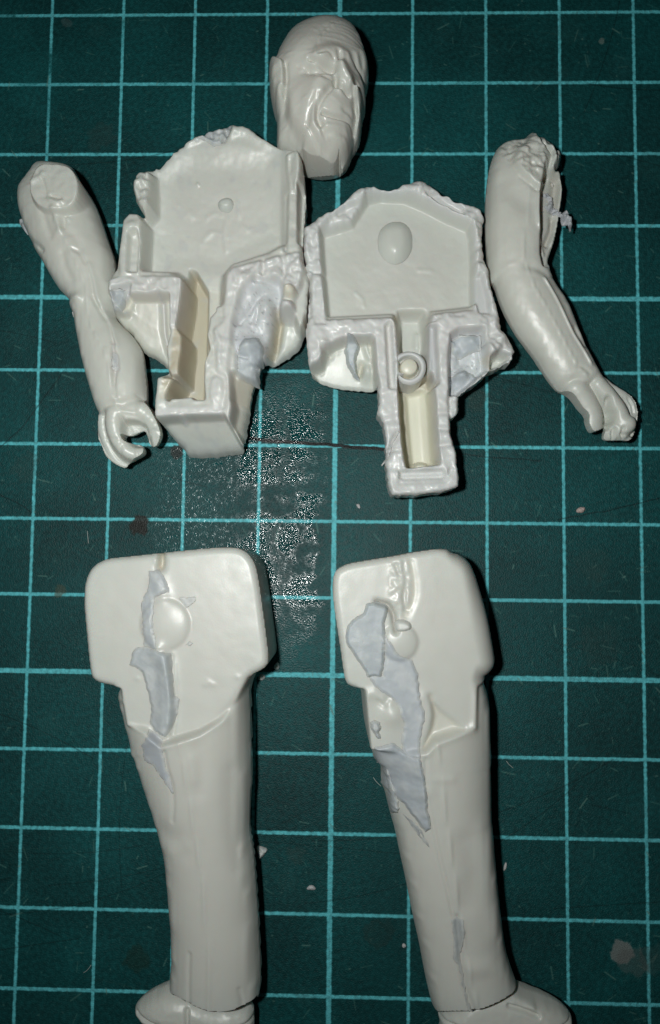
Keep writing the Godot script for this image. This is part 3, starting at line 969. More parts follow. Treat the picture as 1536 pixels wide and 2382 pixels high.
	f.rough(0.02, 1.4, Geo.v([-1.37,-35.76, 3.95,-39.70, 10.46,-39.31, 16.37,-36.37, 16.74,-26.84, 11.64,-26.24, -0.68,-25.80]), 1.0, 13.0)
	f.dome(Geo.v([7.35,-34.82, -5.37,-45.43])[0], 2.45, 2.85, 0.0, 0.35, true)
	f.groove(Geo.v([2.53,-28.64, 3.30,-27.87, 3.50,-26.99]), 0.2, 0.1)
	f.groove(Geo.v([10.33,-31.50, 11.85,-31.40]), 0.25, 0.12)
	# left wall
	f.fill(Geo.v([-2.55,-28.50, -1.73,-28.59, -1.22,-24.31, -1.03,-23.76, -2.58,-23.75, -2.88,-26.17]), 7.7, 0.35)
	f.groove(Geo.v([-3.58,-30.94, -2.66,-30.57, -1.83,-30.38]), 0.4, -0.9)
	f.groove(Geo.v([-3.47,-30.00, -3.26,-27.95, -3.13,-24.98]), 0.3, -1.0)
	f.groove(Geo.v([-3.08,-34.69, -2.86,-32.44, -2.48,-30.94]), 0.5, -0.4)
	# left hip: an L-shaped wall and a pocket
	f.fill(Geo.v([-3.19,-18.44, -1.70,-19.11, -1.07,-20.92, 1.07,-22.74, 4.62,-23.05, 5.21,-20.00, 5.39,-16.03, 1.51,-16.00, -1.86,-16.93]), 4.4, 0.6, 0, Color(WHITE.r, WHITE.g, WHITE.b * 0.97, 0.9), 0.0, -0.25)
	f.fill(Geo.v([-3.09,-23.45, -1.10,-23.64, 2.87,-24.12, 6.12,-24.30, 6.62,-24.04, 6.66,-23.12, 6.13,-22.20, 2.53,-22.18, 1.08,-22.08, -0.89,-21.25, -1.98,-21.06, -3.07,-21.79]), 8.3, 0.4, 0, Color(CHALK.r, CHALK.g, CHALK.b, 1))
	f.rough(0.5, 0.55, Geo.v([-3.25,-21.97, -0.54,-22.17, 1.27,-21.81, -0.88,-19.96, -1.76,-18.31, -3.02,-17.75, -3.41,-20.32]), 0.5, 7.0)
	f.fill(Geo.v([4.50,-23.48, 5.94,-23.67, 6.15,-19.45, 6.44,-15.62, 5.46,-15.25, 4.99,-18.17, 4.69,-21.83]), 8.2, 0.35, 0, Color(CHALK.r, CHALK.g, CHALK.b, 1))
	f.fill(Geo.v([6.13,-23.60, 6.75,-24.16, 7.00,-21.56, 7.21,-18.05, 7.45,-15.84, 6.62,-15.84, 6.34,-20.26]), 7.3, 0.25, 0, Color(0.62, 0.615, 0.58, 0.6))
	f.groove(Geo.v([-1.16,-20.92, -0.42,-21.88, 1.26,-22.55]), 0.5, -0.5)
	f.dome(Geo.v([4.10,-18.67, -5.00,-26.64])[0], 0.9, 1.1, 0.0, 1.2, true, Color(WHITE.r, WHITE.g, WHITE.b, 0.6))
	f.groove(Geo.v([3.70,-22.09, 4.08,-20.95, 4.46,-20.19]), 0.3, 0.6)
	f.groove(Geo.v([3.34,-19.61, 3.07,-18.28]), 0.35, -0.7, Color(TAN.r, TAN.g, TAN.b, 0.5))
	# channel down to the tip, yellowish and glossy
	f.fill(Geo.v([7.83,-17.28, 12.25,-18.28, 12.73,-16.54, 13.32,-7.26, 13.32,-6.88, 8.89,-6.32, 8.41,-9.03, 8.00,-13.82]), 3.0, 0.5, 0, Color(0.56, 0.52, 0.41, 0.9))
	f.fill(Geo.v([9.10,-16.22, 11.40,-16.72, 11.88,-15.95, 12.38,-7.26, 9.91,-7.01, 9.41,-12.05]), 2.0, 0.6, 0, Color(CREAM.r, CREAM.g, CREAM.b, 1.0))
	f.groove(Geo.v([11.60,-16.44, 11.94,-12.00, 12.33,-7.40]), 0.5, 0.55, Color(CREAM.r, CREAM.g, CREAM.b, 0.8))
	f.fill(Geo.v([8.09,-26.09, 10.95,-26.10, 11.15,-23.77, 11.35,-21.45, 11.36,-18.17, 8.14,-18.15, 7.93,-21.82]), 3.1, 0.9, 0, Color(WHITE.r, WHITE.g, WHITE.b, 0.6))
	f.groove(Geo.v([7.46,-25.25, 7.72,-23.10, 7.96,-21.74]), 0.5, -0.3, Color(TAN.r, TAN.g, TAN.b, 0.9))
	f.groove(Geo.v([10.42,-23.74, 10.42,-22.19]), 0.45, 0.5)
	# walls of the channel
	f.fill(Geo.v([5.47,-15.60, 7.36,-15.70, 7.68,-12.79, 7.87,-10.98, 7.93,-10.07, 8.03,-7.19, 8.33,-5.57, 7.87,-4.31, 6.62,-4.12, 6.34,-6.45, 6.32,-9.16, 6.04,-11.69, 5.28,-12.96, 5.52,-14.41]), 8.0, 0.4, 0, Color(CHALK.r, CHALK.g, CHALK.b, 1))
	f.groove(Geo.v([7.84,-10.43, 7.13,-9.34, 6.51,-7.53]), 0.3, -0.8)
	f.groove(Geo.v([6.31,-11.87, 7.83,-12.07]), 0.5, -0.35)
	f.groove(Geo.v([6.24,-8.25, 7.85,-8.36]), 0.25, -0.45)
	f.fill(Geo.v([6.61,-5.91, 8.04,-5.75, 13.56,-5.80, 14.90,-6.35, 15.13,-4.02, 13.74,-3.38, 9.84,-2.89, 6.99,-2.87]), 8.2, 0.4, 0, Color(CHALK.r, CHALK.g, CHALK.b, 1))
	f.fill(Geo.v([7.91,-5.73, 9.16,-5.83, 13.29,-5.96, 13.47,-5.24, 13.11,-4.96, 8.45,-4.74, 7.91,-4.91]), 7.0, 0.3)
	f.groove(Geo.v([8.09,-5.37, 13.29,-5.60]), 0.4, 0.5)
	f.groove(Geo.v([8.05,-4.40, 13.39,-4.72, 14.18,-5.98]), 0.3, -0.4)
	f.fill(Geo.v([11.38,-24.34, 12.34,-24.47, 12.57,-20.35, 12.85,-17.03, 12.12,-16.66, 11.76,-18.13, 11.47,-21.46]), 7.1, 0.25, 0, Color(0.52, 0.535, 0.545, 0.8))
	f.fill(Geo.v([12.25,-24.13, 13.51,-23.73, 13.70,-20.07, 13.97,-15.69, 13.88,-12.43, 14.06,-9.91, 14.69,-8.65, 14.86,-6.14, 12.73,-6.48, 12.46,-9.17, 12.09,-14.59, 11.91,-16.05, 12.66,-16.78, 12.40,-20.98]), 8.2, 0.35, 0, Color(CHALK.r, CHALK.g, CHALK.b, 1))
	f.groove(Geo.v([12.39,-12.82, 14.09,-13.02]), 0.4, -0.5)
	f.groove(Geo.v([12.66,-11.01, 14.18,-10.84]), 0.3, -0.4)
	f.groove(Geo.v([12.67,-8.94, 14.45,-9.13]), 0.3, -0.5)
	f.fill(Geo.v([11.34,-24.02, 13.50,-24.58, 17.62,-24.86, 18.52,-24.46, 18.52,-22.44, 16.90,-22.61, 14.22,-22.51, 12.60,-23.51]), 8.4, 0.4, 0, Color(CHALK.r, CHALK.g, CHALK.b, 1))
	# right hip: grey pocket and a chewed outer corner
	f.fill(Geo.v([14.19,-22.59, 15.11,-23.16, 18.05,-23.26, 18.33,-20.73, 18.60,-18.49, 16.58,-16.61, 15.11,-15.30, 14.11,-15.29, 13.97,-18.83]), 5.3, 0.6, 0, Color(GREY.r * 1.3, GREY.g * 1.3, GREY.b * 1.3, 0.95), -0.1, -0.15)
	f.dome(Geo.v([15.74,-18.04, -4.96,-26.47])[0], 1.2, 1.0, 0.3, 1.3, true)
	f.dome(Geo.v([17.04,-22.00, -4.96,-26.47])[0], 1.4, 1.1, 0.2, 1.0, true)
	f.dome(Geo.v([17.59,-19.74, -4.96,-26.47])[0], 0.9, 1.3, 0.0, 0.8, true)
	f.groove(Geo.v([15.37,-20.67, 15.74,-19.73, 14.82,-18.41]), 0.3, -0.5)
	f.dome(Geo.v([14.47,-21.84, -4.93,-26.29])[0], 0.3, 0.3, 0.0, 0.5)
	f.groove(Geo.v([18.52,-19.89, 19.07,-18.75]), 0.4, -0.9, Color(TAN.r, TAN.g, TAN.b, 0.6))
	f.groove(Geo.v([14.27,-17.47, 14.73,-17.56]), 0.18, -0.8)
	f.rough(0.3, 0.6, Geo.v([14.19,-22.59, 18.05,-23.26, 18.60,-18.49, 16.58,-16.61, 14.11,-15.29]), 0.6, 3.0)
	f.mottle(Color(0.2, 0.2, 0.22), 1.3, 0.35, 0.6, 0.6, Geo.v([14.19,-22.59, 18.05,-23.26, 18.60,-18.49, 16.58,-16.61, 14.11,-15.29]), 0.6, 5.0)
	f.rough(1.0, 0.4, Geo.v([18.22,-23.64, 20.56,-24.57, 21.98,-21.08, 21.25,-19.25, 19.28,-19.24, 18.21,-20.15]), 1.0, 20.0)
	f.dome(Geo.v([19.29,-20.34, -4.78,-25.58])[0], 0.9, 0.8, 0.0, 0.8, true)
	f.fill(Geo.v([18.99,-19.78, 20.11,-20.55, 21.42,-19.99, 20.30,-19.03, 19.17,-18.64]), 5.0, 0.5, 0, Color(WHITE.r, WHITE.g, WHITE.b, 1))
	f.groove(Geo.v([14.09,-15.38, 14.00,-14.29, 14.27,-12.47]), 0.25, -0.8)
	f.rough_above(7.5, 0.24, 0.36, 5.0)
	f.rough_above(7.5, 0.06, 1.5, 1.0)
	f.round_edge(0.35, 0.35)
	f.blur(1)
	f.bowl(4.2, 7.0)
	var t := base("torso_half", "hollow cream torso half with an oval boss and a ringed peg in its channel", "figure torso", o, "torso halves")
	part("torso_shell", f.mesh(o, 4), glossy, t)
	# the oval boss
	var boss := Field.new(Geo.smooth_poly(Geo.v([5.14,-34.98, 5.32,-36.36, 6.08,-37.34, 7.22,-37.81, 8.56,-37.64, 9.42,-36.75, 9.67,-35.38, 9.53,-34.01, 8.87,-32.84, 8.01,-32.25, 7.06,-32.15, 6.11,-32.73, 5.43,-33.61]), 2), 0.1, 4.0, WHITE)
	for k in boss.T.size():
		var q := clampf(1.0 - boss.D[k] / 1.9, 0.0, 1.0)
		boss.T[k] = 5.75 + 1.35 * (1.0 - pow(q, 2.3))
		boss.B[k] = 4.0
	part("oval_boss", boss.mesh(o, 2), glossy, t)
	# the ringed peg
	var ring := Field.new(Geo.smooth_poly(Geo.v([7.09,-19.47, 7.63,-20.21, 8.54,-20.58, 9.62,-20.59, 10.53,-20.13, 11.11,-19.31, 11.17,-18.20, 10.72,-17.10, 9.82,-16.45, 8.92,-16.36, 8.01,-16.72, 7.56,-17.82, 7.28,-18.55]), 2), 0.08, 6.0, CHALK)
	var pc: Vector2 = Geo.v([9.03,-18.52, -4.81,-25.72])[0]
	for j in ring.nz:
		for i in ring.nx:
			var k := j * ring.nx + i
			var rr := Vector2(ring.x0 + i * ring.s, ring.z0 + j * ring.s).distance_to(pc)
			ring.T[k] = 7.9 - 0.5 * pow(clampf(1.0 - ring.D[k] / 0.4, 0.0, 1.0), 2.0) - 1.5 * exp(-pow((rr - 1.23) / 0.16, 2.0))
			if rr < 1.23:
				ring.T[k] = 7.6 + 0.75 * sqrt(maxf(0.0, 1.0 - pow(rr / 1.35, 2.0))) - 1.2 * exp(-pow((rr - 1.23) / 0.14, 2.0))
				ring.col[k] = CREAM
			ring.B[k] = 2.0
	var peg := part("ringed_peg", ring.mesh(o, 3), glossy, t)
	var knob := Field.new(Geo.smooth_poly(Geo.v([9.79,-6.59, 9.97,-7.35, 10.82,-7.68, 11.85,-7.46, 12.23,-6.90, 12.13,-6.29, 9.88,-6.16]), 2), 0.08, 3.0, CREAM)
	for k in knob.T.size():
		knob.T[k] = 2.4 + 1.7 * (1.0 - pow(clampf(1.0 - knob.D[k] / 1.0, 0.0, 1.0), 2.2))
		knob.B[k] = 1.5
	part("small_peg", knob.mesh(o, 2), glossy, t)
	part("resin_flash", flake(f, Geo.v([1.08,-21.30, 1.53,-22.72, 3.02,-21.97, 2.94,-20.84, 2.58,-20.09, 3.19,-17.61, 2.22,-18.21, 1.57,-19.33]), 0.2, Color(0.5, 0.53, 0.55), o, 1.0, 0.3), milky, t, "thin pale flake across the left hip pocket")
	part("resin_flash", flake(f, Geo.v([7.84,-10.71, 8.02,-10.44, 7.13,-9.16, 6.96,-8.26, 6.34,-6.81, 5.86,-6.41, 5.75,-6.63, 6.34,-7.35, 6.60,-8.62, 7.13,-9.71]), 0.25, Color(0.5, 0.5, 0.5), o, 0.35, 0.2), milky, t, "grey curl of flash on the channel's left wall")
	part("resin_flash", flake(f, Geo.v([14.37,-22.31, 15.29,-22.97, 17.87,-22.98, 18.14,-21.10, 16.58,-20.72, 15.66,-20.15, 14.56,-20.71]), 0.2, Color(0.5, 0.525, 0.545), o, 0.2, 0.15), milky, t, "grey flash in the right hip pocket")
	part("resin_flash", flake(f, Geo.v([14.01,-17.71, 14.75,-18.09, 16.03,-18.66, 17.31,-18.29, 18.04,-17.55, 16.58,-16.52, 15.30,-15.39, 14.20,-15.10]), 0.2, Color(0.5, 0.525, 0.545), o, 0.2, 0.15), milky, t, "grey flash below the right hip pocket")

# ---------------------------------------------------------------- head

func head() -> void:
	var outline := Geo.smooth_poly(Geo.v([-7.94,-56.70, -7.67,-57.64, -7.27,-58.65, -6.59,-59.82, -5.77,-60.83, -4.67,-61.55, -3.28,-62.06, -1.61,-62.31, -0.21,-62.33, 0.90,-62.03, 1.88,-61.44, 2.59,-60.49, 3.15,-59.18, 3.47,-58.02, 3.80,-56.86, 3.87,-56.13, 3.74,-55.27, 3.44,-54.40, 3.34,-53.54, 3.51,-52.89, 3.49,-52.24, 3.22,-51.53, 3.06,-50.38, 2.97,-48.95, 2.70,-47.80, 2.16,-47.06, 1.89,-46.66, 1.69,-45.95, 1.35,-45.17, 0.88,-44.39, 0.54,-43.89, 0.36,-45.10, 0.02,-44.30, -0.62,-43.86, -1.47,-44.03, -2.47,-44.20, -3.19,-44.40, -3.90,-44.81, -4.48,-45.55, -4.98,-45.11, -6.38,-46.25, -7.64,-47.04, -7.73,-47.97, -7.70,-49.41, -7.80,-51.06, -8.13,-51.85, -8.46,-53.01, -8.66,-54.45, -8.61,-55.61, -8.28,-56.26]), 1)
	var o := mid(outline)
	var f := Field.new(Geo.smooth_poly(Geo.v([-7.94,-56.70, -7.67,-57.64, -7.27,-58.65, -6.59,-59.82, -5.77,-60.83, -4.67,-61.55, -3.28,-62.06, -1.61,-62.31, -0.21,-62.33, 0.90,-62.03, 1.88,-61.44, 2.59,-60.49, 3.15,-59.18, 3.47,-58.02, 3.80,-56.86, 3.87,-56.13, 3.74,-55.27, 3.44,-54.40, 3.34,-53.54, 3.51,-52.89, 3.49,-52.24, 3.22,-51.53, 3.06,-50.38, 2.97,-48.95, 2.70,-47.80, 2.16,-47.06, 1.89,-46.66, 1.69,-45.95, 1.35,-45.17, 0.88,-44.39, 0.54,-43.89, 0.56,-42.11, 1.00,-38.72, 0.62,-36.61, -4.04,-36.60, -4.36,-40.13, -4.40,-43.25, -4.99,-45.39, -6.38,-46.25, -7.64,-47.04, -7.73,-47.97, -7.70,-49.41, -7.80,-51.06, -8.13,-51.85, -8.46,-53.01, -8.66,-54.45, -8.61,-55.61, -8.28,-56.26]), 1), 0.1, 7.0, Color(0.58, 0.585, 0.535))
	var clipped := f.dist_map(outline)
	f.inflate(5, 160)
	f.pillow(6.2, 2.0, 1.55, 0.4)
	# neck: lower than the jaw, cut off square
	f.fill(Geo.v([-7.83,-51.05, -6.27,-49.79, -6.22,-48.49, -5.69,-47.08, -4.61,-45.73, -4.35,-44.76, -8.06,-47.07]), -1.5, 1.2, 3)
	# skull and temple
	f.dome(Geo.v([-4.00,-54.87, -12.67,-66.66])[0], 3.4, 3.4, 0.0, 0.5, true)
	f.dome(Geo.v([-4.54,-52.40, -12.81,-67.35])[0], 1.6, 1.9, 0.2, -0.55, true)
	for w in [Geo.v([-1.90,-57.33, -0.14,-57.94, 1.49,-58.03, 2.71,-57.64]), Geo.v([-1.50,-57.97, 0.13,-58.50, 1.75,-58.52, 2.43,-58.30]), Geo.v([-0.69,-58.96, 0.66,-59.21, 1.75,-59.12]), Geo.v([-2.03,-56.70, -0.95,-57.37, 0.41,-57.46, 1.90,-57.24, 2.85,-56.81])]:
		f.groove(Geo.smooth_line(w, 1), 0.24, -0.06)
	# brows and eyes
	f.groove(Geo.smooth_line(Geo.v([-2.77,-53.11, -1.87,-53.96, -0.85,-54.57, 0.19,-54.69, 0.85,-54.27]), 1), 0.86, 0.54)
	f.dome(Geo.v([-1.22,-53.69, -12.69,-66.72])[0], 0.9, 0.55, -0.5, 0.4, true)
	f.groove(Geo.v([1.78,-54.60, 2.58,-55.48, 3.42,-56.58]), 0.76, 0.43)
	f.groove(Geo.smooth_line(Geo.v([-3.22,-52.41, -2.29,-52.26, -1.37,-52.46, -0.45,-52.53]), 1), 0.6, -1.0)
	f.dome(Geo.v([-1.84,-53.13, -12.67,-66.65])[0], 1.1, 0.5, 0.1, 0.5, true)
	f.groove(Geo.smooth_line(Geo.v([-3.26,-53.37, -2.46,-52.99, -1.53,-52.74, -0.47,-52.66]), 1), 0.2, -0.65)
	f.groove(Geo.smooth_line(Geo.v([-2.80,-53.25, -1.90,-53.64, -0.88,-54.06, -0.19,-53.23]), 1), 0.17, -0.16)
	f.groove(Geo.v([-3.63,-52.77, -4.55,-52.97]), 0.22, -0.11)
	f.groove(Geo.v([-3.50,-52.45, -4.28,-52.21]), 0.22, -0.09)
	f.groove(Geo.smooth_line(Geo.v([-2.42,-51.69, -1.35,-51.37, -0.44,-51.32]), 1), 0.22, -0.35)
	f.dome(Geo.v([-1.22,-51.51, -12.70,-66.83])[0], 1.0, 0.35, 0.15, 0.25, true)
	f.groove(Geo.v([0.19,-54.46, 0.33,-53.54]), 0.28, -0.45)
	f.groove(Geo.v([0.98,-54.39, 1.06,-53.59]), 0.27, -0.14)
	# nose
	f.groove(Geo.smooth_line(Geo.v([0.55,-52.74, 0.94,-52.17, 1.40,-51.66, 1.80,-51.38]), 1), 0.85, 1.35)
	f.dome(Geo.v([1.94,-50.70, -12.51,-65.87])[0], 0.68, 0.68, 0.0, 1.7, true)
	f.dome(Geo.v([0.50,-50.50, -12.62,-66.39])[0], 0.62, 0.55, 0.3, 0.9, true)
	f.groove(Geo.smooth_line(Geo.v([-0.18,-51.58, -0.11,-50.78, 0.75,-50.41, 1.55,-50.19, 2.36,-51.86]), 1), 0.28, -1.1)
	f.groove(Geo.smooth_line(Geo.v([2.05,-54.64, 2.51,-54.24, 3.03,-54.18, 3.21,-54.05]), 1), 0.4, -1.5)
	f.dome(Geo.v([3.01,-55.20, -12.95,-68.05])[0], 0.5, 0.8, 0.1, -1.6, true)
	f.dome(Geo.v([3.16,-55.30, -12.65,-66.52])[0], 0.55, 0.9, 0.0, 0.7, true)
	# cheeks and folds
	f.groove(Geo.smooth_line(Geo.v([-1.99,-50.97, -2.37,-50.48, -2.89,-49.76, -3.42,-49.13]), 1), 0.86, 0.40)
	f.groove(Geo.smooth_line(Geo.v([-0.32,-51.01, -1.09,-49.95, -1.87,-49.03, -2.26,-48.09, -2.34,-47.21, -2.00,-46.54]), 1), 0.3, -0.6)
	f.groove(Geo.smooth_line(Geo.v([-2.12,-49.57, -2.91,-48.56, -3.32,-47.67, -3.46,-46.84, -3.20,-46.04]), 1), 0.32, -0.20)
	f.dome(Geo.v([-1.87,-49.51, -12.70,-66.78])[0], 0.5, 0.9, 0.5, 0.3, true)
	f.dome(Geo.v([-2.70,-47.47, -12.70,-66.78])[0], 0.4, 1.1, 0.1, 0.3, true)
	f.groove(Geo.smooth_line(Geo.v([-3.97,-49.10, -4.82,-48.12, -4.84,-47.10]), 1), 0.97, -0.22)
	f.groove(Geo.smooth_line(Geo.v([2.48,-50.73, 2.95,-51.13, 2.87,-50.03, 2.61,-48.46, 2.28,-46.29]), 1), 0.45, 0.90)
	f.groove(Geo.smooth_line(Geo.v([1.98,-50.63, 2.24,-49.35, 2.34,-49.01, 2.03,-47.14]), 1), 0.28, -1.4)
	# mouth and chin
	f.dome(Geo.v([0.24,-48.81, -12.71,-66.82])[0], 1.9, 1.5, 0.4, 0.25, true)
	f.groove(Geo.smooth_line(Geo.v([0.91,-48.41, 1.45,-48.37, 1.86,-48.13, 2.03,-47.85]), 1), 0.32, -0.29)
	f.groove(Geo.smooth_line(Geo.v([-1.68,-47.65, -0.82,-47.43, 0.25,-47.48, 1.19,-47.68, 1.93,-47.56]), 1), 0.22, -0.95)
	f.groove(Geo.smooth_line(Geo.v([-1.31,-47.36, -0.40,-47.35, 0.52,-47.40, 1.31,-47.57]), 1), 0.38, 0.25)
	f.groove(Geo.smooth_line(Geo.v([-1.05,-46.24, -0.00,-46.39, 1.06,-46.68]), 1), 0.43, 0.32)
	f.groove(Geo.smooth_line(Geo.v([-1.19,-45.71, -0.13,-45.87, 0.93,-46.16]), 1), 0.32, -0.25)
	f.dome(Geo.v([0.27,-45.22, -12.67,-66.65])[0], 1.7, 1.0, 0.1, 0.5, true)
	f.groove(Geo.smooth_line(Geo.v([-1.86,-46.70, -1.72,-45.83, -1.32,-45.18, -0.80,-44.90]), 1), 0.26, -0.25)
	f.groove(Geo.smooth_line(Geo.v([-3.60,-46.64, -2.93,-45.83, -2.39,-44.96, -1.32,-44.42]), 1), 0.26, -0.22)
	f.groove(Geo.smooth_line(Geo.v([-2.90,-46.56, -2.25,-45.76, -1.85,-45.11]), 1), 0.38, 0.22)
	f.groove(Geo.smooth_line(Geo.v([-3.19,-45.13, -2.11,-44.05, -0.78,-43.94, 0.55,-44.05]), 1), 0.38, 0.25)
	f.groove(Geo.smooth_line(Geo.v([-4.35,-45.69, -3.22,-44.11, -1.59,-43.48, 0.27,-44.20]), 1), 0.32, -0.25)
	f.dome(Geo.v([-3.33,-46.05, -12.70,-66.83])[0], 0.4, 0.4, 0.0, 0.25, true)
	# jaw, neck cord and ear
	f.groove(Geo.smooth_line(Geo.v([-6.34,-50.51, -6.32,-49.73, -5.97,-48.12, -5.21,-46.79, -4.33,-45.60]), 1), 0.45, -0.90)
	f.groove(Geo.smooth_line(Geo.v([-7.09,-50.38, -7.01,-49.02, -6.87,-47.27]), 1),  0.8, 0.18)
	f.fill(Geo.smooth_poly(Geo.v([-7.25,-54.81, -6.41,-53.83, -6.30,-52.92, -6.23,-51.46, -6.34,-50.57, -6.55,-50.38, -7.21,-50.46, -7.81,-51.19, -8.69,-54.75, -9.00,-56.40, -8.89,-57.76, -8.09,-56.14]), 2), 1.25, 0.6, 3)
	f.groove(Geo.smooth_line(Geo.v([-8.15,-51.96, -7.33,-51.00, -6.48,-50.80]), 1), 0.3, -0.7)
	f.groove(Geo.smooth_line(Geo.v([-6.20,-53.49, -6.06,-52.30, -6.21,-51.52, -6.35,-50.63]), 1), 0.32, -0.50)
	f.groove(Geo.smooth_line(Geo.v([-6.78,-52.90, -6.52,-51.91, -6.77,-51.62, -7.12,-51.73]), 1), 0.5, -0.22)
	f.groove(Geo.smooth_line(Geo.v([-7.69,-53.52, -7.99,-52.89, -7.97,-52.72, -7.46,-50.98]), 1), 0.43, 0.22)
	f.dome(Geo.v([-7.15,-51.01, -12.67,-66.66])[0], 0.5, 0.45, 0.0, 0.5, true)
	f.rough(0.03, 0.8)
	f.blur(1)
	for k in f.T.size():
		f.T[k] = maxf(f.T[k], f.B[k] + 0.05)
		f.D[k] = minf(f.D[k], clipped[k])
		var zz := f.z0 + (k / f.nx) * f.s
		f.T[k] -= 5.0 * smoothstep(-46.0, -42.0, zz) * smoothstep(6.4, 9.5, f.T[k])
		f.B[k] = lerpf(f.B[k], minf(6.0, f.T[k] - 0.5), smoothstep(-45.5, -43.5, zz))
	var t := base("head_casting", "bald cream resin head of an old frowning man, lying at the top of the mat", "figure head", o)
	part("sculpted_head", f.mesh(o, 3), waxy, t)

# ---------------------------------------------------------------- arms

func bent_arm() -> void:
	var outline := Geo.v([-38.82,-46.08, -37.61,-46.15, -36.60,-45.88, -35.31,-45.78, -34.44,-45.41, -33.76,-44.46, -33.37,-43.37, -32.63,-42.57, -31.73,-41.33, -30.82,-39.44, -30.20,-37.70, -29.42,-35.54, -28.53,-33.31, -28.38,-31.66, -28.24,-29.51, -27.90,-27.38, -28.27,-25.63, -27.24,-24.37, -26.07,-23.42, -25.04,-22.06, -24.49,-21.01, -24.17,-18.82, -23.85,-16.73, -23.76,-15.38, -23.84,-14.44, -23.09,-13.72, -22.55,-12.79, -22.00,-11.65, -21.69,-10.42, -22.00,-9.48, -22.39,-8.91, -22.96,-8.91, -23.49,-9.42, -23.61,-10.19, -23.94,-10.97, -24.46,-10.86, -25.37,-10.34, -26.19,-10.23, -26.50,-10.33, -26.44,-9.86, -26.06,-9.40, -25.44,-9.23, -24.62,-9.26, -23.99,-8.90, -23.75,-8.34, -23.91,-7.82, -24.87,-7.30, -25.37,-6.98, -25.98,-6.77, -26.33,-6.20, -27.42,-6.56, -28.47,-7.27, -29.11,-7.98, -29.45,-8.91, -29.89,-9.73, -30.12,-10.45, -29.95,-11.39, -29.79,-12.42, -29.90,-13.15, -30.35,-14.08, -30.80,-15.33, -31.38,-17.20, -31.85,-18.67, -32.32,-20.34, -32.80,-22.23, -33.18,-24.02, -33.38,-25.29, -33.57,-26.14, -34.06,-26.88, -33.93,-27.62, -34.10,-27.78, -34.69,-28.42, -35.57,-29.28, -36.47,-30.64, -37.22,-31.86, -37.98,-33.22, -38.73,-34.23, -39.34,-35.38, -40.12,-37.12, -40.74,-38.57, -41.15,-39.73, -41.38,-41.04, -41.42,-41.91, -41.20,-42.79, -40.65,-43.44, -40.03,-43.96, -39.84,-44.69, -39.30,-45.57])
	var o := mid(outline)
	var f := Field.new(Geo.smooth_poly(outline, 1), 0.13, 5.0, Color(0.59, 0.605, 0.55))
	f.inflate(5, 140)
	f.pillow(4.6, 0.86, 0.85)
	# shoulder: a flat cut disc standing a little proud
	f.fill(Geo.smooth_poly(Geo.v([-37.65,-41.96, -37.08,-43.00, -36.14,-43.44, -34.65,-43.30, -33.29,-43.13, -32.46,-42.65, -31.81,-41.75, -31.47,-40.64, -31.53,-39.39, -32.03,-38.15, -32.82,-37.60, -34.02,-37.32, -35.38,-37.39, -36.61,-37.88, -37.46,-38.84, -37.98,-39.95, -37.92,-40.92]), 1), 9.6, 0.22, 0, Color(0, 0, 0, 0), 0.06, -0.05)
	f.rough(0.10, 0.6, Geo.v([-38.71,-43.22, -37.28,-44.73, -34.71,-44.96, -31.45,-40.47, -32.79,-37.70, -35.42,-37.58, -38.56,-40.84]), 0.5)
	f.groove(Geo.v([-36.96,-42.23, -36.24,-41.37, -35.95,-40.43, -35.71,-39.20]), 0.25, -0.18)
	f.groove(Geo.v([-35.06,-38.59, -34.23,-38.24, -33.67,-38.40]), 0.3, 0.3)
	f.groove(Geo.v([-35.00,-39.18, -33.86,-38.90]), 0.2, -0.3)
	f.groove(Geo.v([-37.62,-40.98, -36.82,-41.39, -36.12,-42.02]), 0.3, 0.2)
	# moulding seams
	f.groove(Geo.v([-36.62,-37.83, -36.18,-36.73, -35.89,-35.63, -35.55,-34.82]), 0.45, -0.2)
	f.groove(Geo.v([-34.75,-37.57, -34.43,-36.44, -34.24,-35.32]), 0.5, 0.35)
	f.groove(Geo.v([-33.62,-37.15, -33.83,-36.72, -33.84,-35.84]), 0.3, -0.35)
	f.dome(Geo.v([-33.49,-36.90, -43.48,-47.72])[0], 0.5, 0.35, 0.4, 0.3, true)
	f.groove(Geo.v([-33.62,-35.27, -32.59,-34.82, -31.77,-33.22]), 0.5, -0.2)
	f.groove(Geo.smooth_line(Geo.v([-32.79,-33.13, -31.92,-32.83, -31.30,-31.75, -30.78,-30.86, -30.47,-29.53, -30.26,-28.06, -30.00,-26.72, -29.41,-25.69, -28.73,-24.62]), 1), 0.22, -0.2)
	f.groove(Geo.smooth_line(Geo.v([-30.79,-31.19, -30.40,-30.14, -30.01,-28.81, -29.73,-27.47, -29.13,-26.34]), 1), 0.35, 0.18)
	f.groove(Geo.v([-33.92,-32.50, -33.70,-31.08, -32.92,-29.51]), 0.5, -0.2)
	f.groove(Geo.v([-39.67,-35.71, -37.70,-34.19, -36.89,-33.40]), 0.25, -0.4)
	f.dome(Geo.v([-32.17,-27.17, -43.40,-47.63])[0], 0.9, 0.8, 0.0, 0.5, true)
	f.groove(Geo.smooth_line(Geo.v([-30.24,-27.29, -29.69,-26.24, -29.11,-25.28, -28.59,-24.56, -28.12,-23.65, -27.80,-22.64, -27.59,-21.55]), 1), 0.2, -0.28)
	f.fill(Geo.v([-27.60,-22.21, -27.08,-21.31, -27.31,-20.64, -26.89,-20.04, -26.66,-19.32, -26.56,-18.29, -26.87,-17.56, -27.11,-16.04, -27.20,-17.55, -27.51,-18.23, -27.47,-19.38, -27.59,-19.99]), -0.35, 0.3, 3, Color(0.52, 0.52, 0.50, 0.8))
